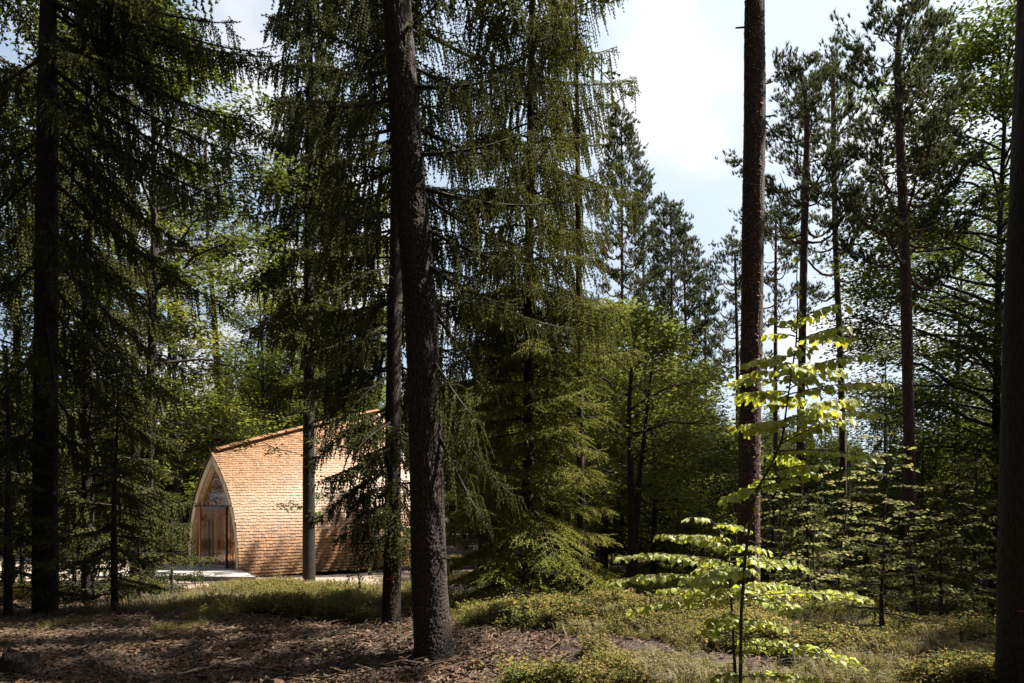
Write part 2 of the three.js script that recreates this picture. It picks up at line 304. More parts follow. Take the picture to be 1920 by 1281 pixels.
function broadCrown(R, path, { y0, y1, rad, n, size = 0.1, width = 0.6, per = 42, blob = 0.36, col = OAK, subs = 7, flat = 0.7, bark = BROWN, tilt = 2.2, keep, simple = false }) {
  const wood = new MB(), fol = new MB(65536);
  const clump = (x, y, z, k = 1) => { if (keep && !keep(x, y, z)) return; const m = per * k * (0.6 + 0.8 * R()), q = 0.8 + 0.4 * R(), c = [col[0] * q, col[1] * q, col[2] * q]; for (let i = 0; i < m; i++) { const a = R() * 6.28, d = blob * Math.sqrt(R()) * (0.7 + 0.5 * k); flatLeaf(fol, R, x + Math.cos(a) * d, y + (R() - 0.5) * 2 * blob * flat, z + Math.sin(a) * d, size, size * width, tilt, c, undefined, simple); } };
  for (let i = 0, az = R() * 6; i < n; i++) {
    const q = (i + R() * 0.9) / n, y = lerp(y0, y1, q), p = along(path, y); az += 2.4 + (R() - 0.5);
    const L = rad(q) * (0.65 + 0.5 * R()), up = 0.15 + 0.5 * R() + 0.4 * q, bend = (R() - 0.5), pts = [], N = 6;
    const lr = Math.min(p[3] * 0.6, 0.012 + 0.014 * L);
    for (let k = 0; k <= N; k++) { const t = k / N, a = az + bend * t; pts.push([p[0] + Math.cos(a) * L * t + (R() - 0.5) * 0.06 * L, y + L * (up * t - 0.3 * t * t) + (R() - 0.5) * 0.05 * L, p[2] + Math.sin(a) * L * t + (R() - 0.5) * 0.06 * L, lr * (1 - 0.85 * t) + 0.004]); }
    pts[0][0] = p[0]; pts[0][2] = p[2];
    stick(wood, pts, bark, 5);
    clump(pts[N][0], pts[N][1], pts[N][2]);
    for (let k = 0; k < subs; k++) {
      const t = 0.3 + 0.65 * R(), f = Math.min(N - 1e-6, t * N), ii = Math.floor(f), a = pts[ii], b = pts[ii + 1], g = f - ii, o = [0, 1, 2].map((c) => lerp(a[c], b[c], g));
      const ang = az + (R() - 0.5) * 3.2, bl = L * (0.22 + 0.3 * R()), e = [o[0] + Math.cos(ang) * bl, o[1] + bl * (0.5 * R() - 0.1), o[2] + Math.sin(ang) * bl];
      stick(wood, [[...o, 0.014], [(o[0] + e[0]) / 2, (o[1] + e[1]) / 2 + 0.05, (o[2] + e[2]) / 2, 0.009], [...e, 0.004]], bark, 4);
      clump(...e); if (R() < 0.7) clump(lerp(o[0], e[0], 0.55), lerp(o[1], e[1], 0.55) + 0.05, lerp(o[2], e[2], 0.55), 0.7);
    }
  }
  return { wood, fol };
}
// layered beech undergrowth: level sprays of alternate leaves
function sprays(R, { H, rad, n, size = 0.075, col = BEECH, lean = [0, 0], low = 0.08 }) {
  const wood = new MB(), fol = new MB(16384), path = straight(H, 0.012 + H * 0.006, lean, 0.08, R);
  stick(wood, path, BROWN, 6);
  const spray = (o, az, L, depth) => {
    const N = Math.max(2, Math.round(L / (size * 0.62))), pts = []; let x = o[0], y = o[1], z = o[2], a = az, dy = -0.05 + 0.55 * R(); const fall = 0.15 + 0.5 * R();
    for (let i = 0; i <= N; i++) {
      pts.push([x, y, z, 0.004 * (1 - i / N) + 0.0015]); a += (i % 2 ? 0.18 : -0.18) + (R() - 0.5) * 0.1; dy -= fall / N; y += (R() - 0.5) * 0.012;
      const st = L / N; x += Math.cos(a) * st; z += Math.sin(a) * st; y += dy * st;
      if (i > 0) flatLeaf(fol, R, x, y, z, size, size * 0.62, 2.0, col, a + (i % 2 ? 0.85 : -0.85));
      if (depth && i > 1 && i % 3 === 0) spray([x, y, z], a + (i % 2 ? 0.7 : -0.7), L * (0.5 - 0.25 * i / N), depth - 1);
    }
    flatLeaf(fol, R, x, y, z, size, size * 0.62, 2.0, col, a);
    stick(wood, pts, BROWN, 3);
  };
  for (let i = 0, az = R() * 6; i < n; i++) { const q = low + (1 - low) * (i + R()) / n; az += 2.4; spray(along(path, q * H), az, rad * (1.05 - 0.8 * q) * (0.6 + 0.6 * R()), 1); }
  return { wood, fol };
}

// ---------------------------------------------------------------- the lie of the land
const CH = { x: -11.26, z: -25.6, y: EYE - 2.2, turn: -0.736 };      // foot of the chapel's entrance
const PATHS = [[[-17, -20.4], [-9, -20.3], [-5, -20.1], [-2, -19.4], [0.2, -17.4], [1.8, -15], [3.6, -13.4], [8, -13.2]], [[-7.2, -22.6], [-3, -24], [0.5, -23.5]], [[-14.5, -21.8], [-18, -26], [-23, -31]]], PATHW = [1.15, 2.0, 3.6];
function pathD(x, z) {                                                // signed distance to the gravel's edge, negative on it
  let best = 99;
  PATHS.forEach((pl, n) => { for (let i = 0; i < pl.length - 1; i++) { const [ax, az] = pl[i], [bx, bz] = pl[i + 1], t = clamp(((x - ax) * (bx - ax) + (z - az) * (bz - az)) / ((bx - ax) ** 2 + (bz - az) ** 2)); best = Math.min(best, Math.hypot(x - lerp(ax, bx, t), z - lerp(az, bz, t)) - PATHW[n]); } });
  return best + (fbm(x * 1.3, z * 1.3, 3, 1 << 20, 1 << 20, 77) - 0.5) * 0.7;
}
function ground(x, z) {
  const d = -z, far = 1 - smooth(40, 90, Math.hypot(x, z));
  let h = -0.55 * smooth(8, 21, d) - 1.6 * smooth(5.2, 10.5, x) * smooth(8, 16, d) - 0.35 * Math.exp(-((x + 8.6) ** 2 + (z + 28.6) ** 2) / 26);
  h += 0.16 * Math.exp(-((x + 1.3) ** 2 + (z + 8.1) ** 2) / 1.1) + 0.12 * Math.exp(-((x + 5) ** 2 + (z + 7.4) ** 2) / 0.5);
  const rough = smooth(0, 1.5, pathD(x, z)) * 0.85 + 0.15;
  return h + far * rough * (0.2 * (fbm(x * 0.45, z * 0.45, 2) - 0.5) + 0.1 * (fbm(x * 1.7, z * 1.7, 3, 1 << 20, 1 << 20, 9) - 0.5));
}
const X = (px, d) => (px - PW / 2) / FOC * d, Y = (py, d) => EYE - (py - HZ) / FOC * d;
function foot(px, py) { let d = 4; while (d < 60 && Y(py, d) > ground(X(px, d), -d)) d += 0.02; return d; }      // how far off the ground seen at a pixel lies

{
  const pos = [], uv = [], idx = [], A = 250, rad = [0.4]; while (rad[rad.length - 1] < 600) { const r = rad[rad.length - 1]; rad.push(r * (r < 3 ? 1.15 : r < 32 ? 1.022 : 1.1)); }
  rad.forEach((r, j) => { for (let i = 0; i <= A; i++) { const a = i / A * 2 * Math.PI, x = Math.cos(a) * r, z = Math.sin(a) * r; pos.push(x, ground(x, z), z); uv.push(x, z); if (j < rad.length - 1 && i < A) { const p = j * (A + 1) + i, q = p + A + 1; idx.push(p, p + 1, q, q, p + 1, q + 1); } } });
  const g = new THREE.BufferGeometry(); g.setAttribute('position', new THREE.Float32BufferAttribute(pos, 3)); g.setAttribute('uv', new THREE.Float32BufferAttribute(uv, 2)); g.setIndex(idx); g.computeVertexNormals();
  // litter: bits of needle, bark and leaf in many browns; one tile is 2 m
  const lit = (u, v) => {
    let [f1, f2, id] = worley(u * 110 + fbm(u * 20, v * 20, 2, 20, 20, 2) * 2, v * 96, 110, 96, 4), w2 = worley(u * 60 + fbm(u * 40, v * 40, 2, 40, 40, 6) * 2, v * 56, 60, 56, 5);
    const n = fbm(u * 6, v * 6, 5, 6, 6, 8), bit = id > 0.72 ? smooth(0.45, 0.2, f1) : 0, chip = w2[2] > 0.86 ? smooth(0.4, 0.25, w2[0]) : 0, k = 0.55 + 0.9 * n;
    return [0, 1, 2].map((c) => lerp(lerp([0.035, 0.0225, 0.015][c] * k * (0.6 + 0.8 * id), [0.09, 0.059, 0.036][c] * (0.5 + id * 0.7), bit), [0.19, 0.13, 0.085][c] * (0.4 + w2[2] * 0.7), chip));
  };
  const bump = (u, v) => { const [f1, f2, id] = worley(u * 110 + fbm(u * 20, v * 20, 2, 20, 20, 2) * 2, v * 70, 110, 70, 4); return clamp(0.3 * id + smooth(0, 0.3, f2 - f1) * 0.35 + 0.4 * fbm(u * 60, v * 60, 3, 60, 60, 3)); };
  struct('ground', g, S({ map: tex(1024, 1024, lit, true, [0.5, 0.5]), bumpMap: tex(1024, 1024, bump, false, [0.5, 0.5]), bumpScale: 0.03, roughness: 1 }), 'brown forest floor of needles, bark bits and dead leaves under the trees');

  const pp = [], pu = [], pi = [], st = 0.2, nx = 185, nz = 125, x0 = -28, z0 = -35.5, id = new Int32Array(nx * nz).fill(-1);
  for (let j = 0; j < nz; j++) for (let i = 0; i < nx; i++) { const x = x0 + i * st, z = z0 + j * st, d = pathD(x, z); if (d < 0.5) { id[j * nx + i] = pp.length / 3; pp.push(x, ground(x, z) + 0.035 - 0.1 * smooth(-0.1, 0.4, d), z); pu.push(x, z); } }
  for (let j = 0; j < nz - 1; j++) for (let i = 0; i < nx - 1; i++) { const a = id[j * nx + i], b = id[j * nx + i + 1], c = id[(j + 1) * nx + i], d = id[(j + 1) * nx + i + 1]; if (Math.min(a, b, c, d) >= 0) pi.push(a, c, b, b, c, d); }
  const pg = new THREE.BufferGeometry(); pg.setAttribute('position', new THREE.Float32BufferAttribute(pp, 3)); pg.setAttribute('uv', new THREE.Float32BufferAttribute(pu, 2)); pg.setIndex(pi); pg.computeVertexNormals();
  const grav = (u, v) => { const [f1, , i2] = worley(u * 64, v * 64, 64, 64, 14), n = fbm(u * 5, v * 5, 5, 5, 5, 15), k = (0.65 + 0.5 * i2) * (0.7 + 0.6 * n); return [0.3 * k, 0.225 * k, 0.175 * k]; };
  struct('gravel_path', pg, S({ map: tex(512, 512, grav, true, [1, 1]), bumpMap: tex(512, 512, (u, v) => { const [f1] = worley(u * 64, v * 64, 64, 64, 14); return clamp(1 - f1) * 0.7 + 0.3 * fbm(u * 90, v * 90, 2, 90, 90, 3); }, false, [1, 1]), bumpScale: 0.012 }), 'pale pinkish gravel path passing in front of the wooden chapel');
}

// ---------------------------------------------------------------- the shingled chapel
{
  const chapel = thing('shingled_chapel', 'boat shaped timber chapel clad in wooden shingles with a pointed glass entrance', 'chapel', [CH.x, CH.y, CH.z]);
  chapel.rotation.y = CH.turn;
  const R = rng(11), LEN = 7.6, YB = -0.25;
  const W = (u) => 2.2 + 0.14 * u - 0.006 * u * u, HR = (u) => 4.28 + 0.335 * u - 0.004 * u * u;
  const prof = (y, u) => 1 - Math.pow(clamp(y), 2.55) - (0.02 + 0.06 * Math.min(1, u / 3)) * Math.pow(Math.max(0, 0.34 - y) / 0.34, 2);
  const surf = (side, u, y, inset = 0) => { const w = Math.max(0, W(u) * prof(y, u) - inset), h = HR(u) - YB; return V(side * w, YB + y * (h - inset * 0.6), -u); };
  // arc length from the bottom edge
  const tables = new Map();
  const table = (u) => { const k = Math.round(u * 20); if (!tables.has(k)) { const t = [0]; let p = surf(1, k / 20, 0); for (let i = 1; i <= 60; i++) { const q = surf(1, k / 20, i / 60); t.push(t[i - 1] + p.distanceTo(q)); p = q; } tables.set(k, t); } return tables.get(k); };
  const yAt = (u, s) => { const t = table(u); if (s >= t[60]) return 1 + (s - t[60]) * 0.1; let i = 0; while (t[i + 1] < s) i++; return (i + (s - t[i]) / (t[i + 1] - t[i])) / 60; };
  // shell under the shingles, with its inner lining
  const shell = (inset, y1 = 1) => { const p = [], ix = []; for (const sd of [1, -1]) { const b = p.length / 3; for (let i = 0; i <= 24; i++) for (let j = 0; j <= 30; j++) p.push(...surf(sd, i / 24 * LEN, j / 30 * y1, inset).toArray()); for (let i = 0; i < 24; i++) for (let j = 0; j < 30; j++) { const a = b + i * 31 + j, c = a + 31; ix.push(a, c, a + 1, c, c + 1, a + 1); } } const g = new THREE.BufferGeometry(); g.setAttribute('position', new THREE.Float32BufferAttribute(p, 3)); g.setIndex(ix); g.computeVertexNormals(); return g; };
  const lining = S({ color: new THREE.Color(0.5, 0.3, 0.12), roughness: 0.45 });
  part('wall', shell(0.03), S({ color: new THREE.Color(0.09, 0.055, 0.03) }), chapel);
  part('lining', shell(0.3), lining, chapel);
  // shingles: wedges, thick end down
  const wedge = [[-0.5, 0, 0], [0.5, 0, 0], [0.5, 1, 0], [-0.5, 1, 0], [-0.5, 0, 1], [0.5, 0, 1], [0.5, 1, 0.2], [-0.5, 1, 0.2]], wf = [4, 5, 6, 4, 6, 7, 0, 4, 7, 0, 7, 3, 1, 2, 6, 1, 6, 5, 0, 1, 5, 0, 5, 4];
  const wedgeGeo = (jog) => { const g = new THREE.BufferGeometry(); g.setAttribute('position', new THREE.Float32BufferAttribute(wedge.flatMap((v, i) => [v[0], v[1] + ((i === 0 || i === 4) ? jog : 0), v[2]]), 3)); g.setIndex(wf); const f = g.index ? g.toNonIndexed() : g; f.computeVertexNormals(); return f; };
  const variants = [wedgeGeo(0), wedgeGeo(0.03), wedgeGeo(-0.03), wedgeGeo(0.015)];
  const tints = []; for (let i = 0; i < 14; i++) { const k = 0.6 + 0.65 * R(), w = R(); tints.push([0.255 * k, (0.12 + 0.035 * w) * k, (0.05 + 0.035 * w) * k]); }
  const tintMats = tints.map((c) => S({ color: new THREE.Color(...c), roughness: 0.55 }));
  const list = [];
  const m4 = new THREE.Matrix4(), world = new THREE.Matrix4().makeRotationY(CH.turn).setPosition(CH.x, CH.y, CH.z);
  for (const sd of [1, -1]) for (let j = 0; j < 62; j++) {
    const s = j * 0.116; let u = -0.02 - R() * 0.06;
    while (u < LEN) {
      const w = 0.085 + 0.06 * R(), uc = Math.max(0.02, u + w / 2), sj = s + (R() - 0.5) * 0.024; u += w;
      const t = table(uc); if (sj + 0.05 > t[60]) continue;
      const y = yAt(uc, sj), y2 = Math.min(1, yAt(uc, sj + 0.1)), P = surf(sd, uc, y), up = surf(sd, uc, y2).sub(P).normalize(), al = surf(sd, uc + 0.1, y).sub(P).normalize(); if (sd < 0) al.negate();
      const n = al.clone().cross(up).normalize(); const ax = up.clone().cross(n).normalize();
      const tilt = 0.075 + 0.03 * R(), up2 = up.clone().multiplyScalar(Math.cos(tilt)).addScaledVector(n, -Math.sin(tilt)), n2 = n.clone().multiplyScalar(Math.cos(tilt)).addScaledVector(up, Math.sin(tilt));
      const len = Math.min(0.24, t[60] - sj + 0.03);
      m4.makeBasis(ax.multiplyScalar(w - 0.006), up2.multiplyScalar(len), n2.multiplyScalar(0.017 + 0.009 * R())).setPosition(P.addScaledVector(n, 0.006));
      list.push({ m: m4.clone(), k: Math.floor(R() * 14), g: Math.floor(R() * 4), d: sd > 0 ? P.clone().applyMatrix4(world).distanceTo(camera.position) + (uc < 0.05 ? 50 : 0) : 999 });
    }
  }
  list.sort((a, b) => a.d - b.d);
  list.slice(0, 300).forEach((e) => { const o = part('shingle', variants[e.g], tintMats[e.k], chapel); e.m.decompose(o.position, o.quaternion, o.scale); });
  const mb = new MB(65536);
  for (const e of list.slice(300)) { const c = tints[e.k], b = new MB(8); for (const v of wedge) b.v(...v, ...c); for (let i = 0; i < wf.length; i += 3) b.t(wf[i], wf[i + 1], wf[i + 2]); mb.add(b, e.m); }
  part('shingle_cladding', mb.geo(), S({ vertexColors: true, roughness: 0.55 }), chapel, 'stuff');
  // ridge: two rows of standing shingles leaning together
  const cap = (u) => V(0, HR(u) + 0.02, -u);
  for (let u = 0.22; u < LEN; u += 0.105) for (const sd of [1, -1]) {
    const P = cap(u), o = part('ridge_shingle', variants[Math.floor(R() * 4)], tintMats[Math.floor(R() * 14)], chapel), al = cap(u + 0.1).sub(P).normalize(), down = V(sd * 0.86, -0.52, 0).normalize();
    const X1 = sd > 0 ? al.clone() : al.clone().negate(), Y1 = down.clone().negate(); const Z1 = X1.clone().cross(Y1).normalize(); if (Z1.y < 0) Z1.negate();
    m4.makeBasis(X1.multiplyScalar(0.1), Y1.multiplyScalar(0.24), Z1.multiplyScalar(0.035)).setPosition(P.clone().addScaledVector(down, 0.22).add(V(0, 0.11 + 0.012 * R() + (sd > 0 ? 0.012 : 0), 0)));
    m4.decompose(o.position, o.quaternion, o.scale);
  }
  const board = (a, b, w, h, mat, name) => { const d = b.clone().sub(a), g = new THREE.BoxGeometry(w, h, d.length()), o = part(name, g, mat, chapel); o.position.copy(a).add(b).multiplyScalar(0.5); o.lookAt(o.position.clone().add(d)); o.quaternion.setFromUnitVectors(V(0, 0, 1), d.normalize()); return o; };
  board(cap(0.2).add(V(0, 0.03, 0)), cap(LEN).add(V(0, 0.03, 0)), 0.16, 0.1, S({ color: new THREE.Color(0.22, 0.12, 0.06) }), 'ridge_board');

  // pointed arch of the entrance
  const arch = (inset, y0 = 0, y1 = 1e9, n = 40) => { const pts = []; for (let i = 0; i <= n; i++) { const y = i / n, e = 0.004, p = surf(1, 0, y), q = surf(1, 0, Math.min(1, y + e)), r = surf(1, 0, Math.max(0, y - e)), t = V(q.x - r.x, q.y - r.y, 0).normalize(); const x = p.x - t.y * inset, yy = p.y + t.x * inset; if (x > -1e-6) pts.push([Math.max(0, x), yy]); } const out = pts.filter((p) => p[1] > y0 && p[1] < y1); const xa = (Y0) => { for (let i = 0; i < pts.length - 1; i++) if ((pts[i][1] - Y0) * (pts[i + 1][1] - Y0) <= 0) { const f = (Y0 - pts[i][1]) / (pts[i + 1][1] - pts[i][1] || 1); return lerp(pts[i][0], pts[i + 1][0], f); } return pts[0][0]; }; out.unshift([xa(y0), y0]); if (y1 < 1e8) out.push([xa(y1), y1]); else { const l = out[out.length - 1]; if (l[0] > 1e-4) { const k = out[out.length - 2]; out.push([0, l[1] + l[0] * Math.min(2.5, (l[1] - k[1]) / Math.max(1e-3, k[0] - l[0]))]); } } return out; };
  const full = (pts) => [...pts.map((p) => V(p[0], p[1], 0)), ...pts.slice(0, -1).reverse().map((p) => V(-p[0], p[1], 0))];
  const shape = (v) => new THREE.Shape(v.map((p) => new THREE.Vector2(p.x, p.y)));
  const ring = (a, b, z0, z1, mat, name) => { const so = shape([...full(arch(a)), ...full(arch(b)).reverse()]); const g = new THREE.ExtrudeGeometry(so, { depth: z1 - z0, bevelEnabled: false }); g.translate(0, 0, z0); return part(name, g, mat, chapel); };
  const metal = S({ color: new THREE.Color(0.06, 0.055, 0.05), metalness: 0.8, roughness: 0.45 }), steel = S({ color: new THREE.Color(0.35, 0.33, 0.3), metalness: 1, roughness: 0.35 });
  const glulam = S({ color: new THREE.Color(0.8, 0.66, 0.43), roughness: 0.55, map: tex(128, 256, (u, v) => { const l = Math.floor(u * 8), k = 0.82 + 0.3 * hash(l, 3, 5) * (0.7 + 0.5 * fbm(u * 40, v * 6, 3, 40, 6, l)); return [k, k * 0.98, k * 0.95]; }, true) });
  ring(0.0, 0.035, -0.1, 0.03, metal, 'edge_trim');
  ring(0.04, 0.31, -0.24, -0.012, glulam, 'arch_rib');
  const glass = new THREE.MeshPhysicalMaterial({ color: 0xffffff, transmission: 1, roughness: 0.02, thickness: 0, side: THREE.DoubleSide });
  const pane = (pts, z, name = 'pane') => { const g = new THREE.ShapeGeometry(shape(pts)); g.translate(0, 0, z); return part(name, g, glass, chapel); };
  const DW = 1.1, DH = 2.28, up = arch(0.04, DH + 0.03), sideP = arch(0.04, 0.02, DH - 0.03);
  pane([...up.map((p) => V(p[0], p[1], 0)), V(0.004, DH + 0.03, 0)], -0.16); pane([...up.map((p) => V(-p[0], p[1], 0)), V(-0.004, DH + 0.03, 0)], -0.16);
  for (const s of [1, -1]) {
    pane([...sideP.map((p) => V(s * p[0], p[1], 0)), V(s * (DW + 0.04), DH - 0.03, 0), V(s * (DW + 0.04), 0.02, 0)], -0.16);
    const door = pane([V(s * 0.006, 0.02, 0), V(s * (DW - 0.01), 0.02, 0), V(s * (DW - 0.01), DH - 0.04, 0), V(s * 0.006, DH - 0.04, 0)], -0.04, 'glass_door');
    const bar = part('handle', new THREE.CylinderGeometry(0.02, 0.02, 1.36, 12), metal, door); bar.position.set(s * 0.17, 1.05, 0.03);
    for (const y of [0.5, 1.6]) { const b = part('handle_bracket', new THREE.CylinderGeometry(0.012, 0.012, 0.08, 8), metal, door); b.rotation.x = Math.PI / 2; b.position.set(s * 0.17, y, 0.0); }
    const rail = part('door_rail', new RoundedBoxGeometry(DW - 0.02, 0.06, 0.03, 1, 0.005), steel, door); rail.position.set(s * DW / 2, 0.05, -0.04);
  }
  const post = (x, mat, w = 0.06) => { const o = part('door_post', new RoundedBoxGeometry(w, DH - 0.03, 0.08, 1, 0.006), mat, chapel); o.position.set(x, (DH - 0.03) / 2, -0.05); return o; };
  const copperPlain = S({ color: new THREE.Color(0.72, 0.3, 0.14), metalness: 0.9, roughness: 0.35 });
  post(-DW - 0.015, copperPlain); const rp = post(DW + 0.015, metal, 0.05);
  for (const y of [0.3, 1.2, 2.0]) { const h = part('hinge', new THREE.CylinderGeometry(0.022, 0.022, 0.1, 10), steel, rp); h.position.set(-0.02, y - (DH - 0.03) / 2, 0.05); }
  const tr = part('transom', new RoundedBoxGeometry(3.1, 0.055, 0.1, 1, 0.006), metal, chapel); tr.position.set(0, DH, -0.05);
  for (const x of [-0.85, -0.14, 0.14, 0.85]) { const s = part('spotlight', new THREE.CylinderGeometry(0.04, 0.03, 0.09, 12), steel, tr); s.position.set(x, 0.1, 0.0); s.rotation.x = 0.5; const k = part('spotlight_stem', new THREE.CylinderGeometry(0.008, 0.008, 0.06, 6), steel, tr); k.position.set(x, 0.05, 0); }
  // vestibule: boarded wall with a polished copper double door
  const DB = -0.75, inApex = Math.max(...arch(0.32).map((p) => p[1])) - 0.1;
  for (let i = 0; i < 26; i++) {
    const y0 = i * 0.165; if (y0 + 0.17 > inApex) break; const pts = arch(0.32, Math.max(0.01, y0), y0 + 0.155);
    const cut = y0 < 2.2 ? 1.08 : 0;
    for (const s of [1, -1]) { if (pts[0][0] < cut + 0.02) continue; const last = pts[pts.length - 1]; const g = new THREE.ExtrudeGeometry(shape([V(s * cut, Math.max(0.01, y0), 0), ...pts.map((p) => V(s * Math.max(cut, p[0]), p[1], 0)), V(s * cut, last[1], 0)]), { depth: 0.025, bevelEnabled: false }); g.translate(0, 0, DB - 0.02 - 0.003 * (i % 3)); part('wall_board', g, lining, chapel); }
  }
  const copper = S({ color: new THREE.Color(0.86, 0.42, 0.22), metalness: 1, roughness: 0.12, bumpMap: tex(256, 256, (u, v) => fbm(u * 2, v * 5, 3, 2, 5, 71), false), bumpScale: 0.02 });
  for (const s of [1, -1]) { const d = part('copper_door', new RoundedBoxGeometry(1.06, 2.2, 0.04, 1, 0.004), copper, chapel); d.position.set(s * 0.535, 1.11, DB + 0.02); const f = part('door_edge', new RoundedBoxGeometry(0.03, 2.2, 0.05, 1, 0.006), S({ color: new THREE.Color(0.3, 0.12, 0.06), metalness: 0.8, roughness: 0.5 }), d); f.position.set(-s * 0.515, 0, 0.012); }
  // back gable, floor, footings
  { const pts = []; for (let i = 0; i <= 30; i++) pts.push(surf(1, LEN, i / 30)); const v = [...pts.map((p) => V(p.x, p.y, 0)), ...pts.slice(0, -1).reverse().map((p) => V(-p.x, p.y, 0))]; const g = new THREE.ExtrudeGeometry(shape(v), { depth: 0.12, bevelEnabled: false }); g.translate(0, 0, -LEN - 0.06); part('back_gable', g, S({ color: new THREE.Color(0.3, 0.17, 0.08), roughness: 0.7 }), chapel); }
  const fl = part('timber_floor', new THREE.BoxGeometry(4.1, 0.12, LEN - 0.3), S({ color: new THREE.Color(0.16, 0.1, 0.055) }), chapel); fl.position.set(0, -0.055, -LEN / 2 - 0.1);
  const conc = S({ color: 0xffffff, map: tex(256, 256, (u, v) => { const k = 0.27 + 0.15 * (fbm(u * 5, v * 5, 5, 5, 5, 81) - 0.5) - 0.08 * (hash(Math.floor(u * 256), Math.floor(v * 256), 3) > 0.93); return [k, k * 0.97, k * 0.91]; }, true, [0.6, 0.6]), roughness: 0.85 });
  for (const u of [2.7, 5.4, 7]) for (const s of [1, -1]) { const f = part('footing', new RoundedBoxGeometry(0.34, 0.7, 0.34, 2, 0.02), conc, chapel); f.position.set(s * (W(u) * 0.8), -0.58, -u); }
  const sl = new THREE.Shape([[-8.25, -21.95], [-9.1, -23.4], [-9.95, -24.72], [-13.1, -27.6], [-14.2, -26.8], [-13.7, -22.4]].map((p) => new THREE.Vector2(p[0], -p[1])));
  const sg = new THREE.ExtrudeGeometry(sl, { depth: 0.28, bevelEnabled: true, bevelSize: 0.012, bevelThickness: 0.012, bevelSegments: 1 }); sg.rotateX(-Math.PI / 2); sg.translate(0, CH.y - 0.297, 0);
  struct('porch_slab', sg, conc, 'light concrete slab in front of the glass entrance of the chapel');
}

// ---------------------------------------------------------------- placing trees by where they stand
const at = (px, py) => { const d = foot(px, py); return { d, x: X(px, d), z: -d, y: ground(X(px, d), -d) }; };
const spot = (px, d) => ({ d, x: X(px, d), z: -d, y: ground(X(px, d), -d) });
// trunk path in local axes from pixel triples [px, py, width in px], all at the depth d; the first is the foot
function pixelPath(list, s) {
  const p = list.map(([px, py, w]) => [X(px, s.d) - s.x, Y(py, s.d) - s.y, 0, w / 2 / FOC * s.d]);
  p.unshift([p[0][0], p[0][1] - 0.4, 0, p[0][3]]);
  return p;
}
const extend = (p, y, r = 0.04, dx = 0) => { const l = p[p.length - 1], n = 3, out = p.slice(); for (let i = 1; i <= n; i++) out.push([l[0] + dx * i / n, lerp(l[1], y, i / n), l[2], lerp(l[3], r, i / n)]); return out; };
function tree(name, label, s, { path, bark = M.barkSpruce, crown, limbs = 'branches', group, leafMat = M.needle, trunkOpt = {}, category = 'tree' }) {
  const t = thing(name, label, category, [s.x, s.y, s.z], group);
  part('trunk', trunkGeo(path, trunkOpt), bark, t);
  for (const c of [].concat(crown ?? [])) { if (c.wood.nv) part(limbs, c.wood.geo(true), M.wood, t); if (c.fol.nv) part('crown', c.fol.geo(), leafMat, t, 'stuff'); triTotal += c.fol.ni / 3; }
  return t;
}
const plate = (cells, rows, amp, k) => (u, y) => { const [f1, f2, id] = worley(u * cells + (fbm(u * 12, y * 9, 2, 12, 1 << 20, k) - 0.5) * 0.8, y * rows, cells, 1 << 20, k); return amp * (smooth(0.02, 0.14, f2 - f1) * (0.75 + 0.4 * id) - 0.5); };

// red marks sprayed on some trunks: a ribbon that follows the bark
const RED = S({ color: new THREE.Color(0.3, 0.045, 0.025), roughness: 0.8 });
function paintMark(t, path, y, a0, a1, rise, w, k) {
  const pos = [], ix = [], n = 16;
  for (let i = 0; i <= n; i++) { const u = i / n, a = lerp(a0, a1, u), yy = y + rise * u + 0.012 * Math.sin(u * 9), p = along(path, yy), r = p[3] * k, hw = w * (0.3 + 0.7 * Math.sin(Math.PI * (0.08 + 0.84 * u))) * (0.7 + 0.6 * hash(i, 3, 7)); for (const e of [-1, 1]) pos.push(p[0] + Math.cos(a) * r, yy + e * hw, p[2] + Math.sin(a) * r); if (i < n) ix.push(i * 2, i * 2 + 2, i * 2 + 1, i * 2 + 2, i * 2 + 3, i * 2 + 1); }
  const g = new THREE.BufferGeometry(); g.setAttribute('position', new THREE.Float32BufferAttribute(pos, 3)); g.setIndex(ix); g.computeVertexNormals(); const m = RED.clone(); m.side = THREE.DoubleSide; part('paint_mark', g, m, t);
}
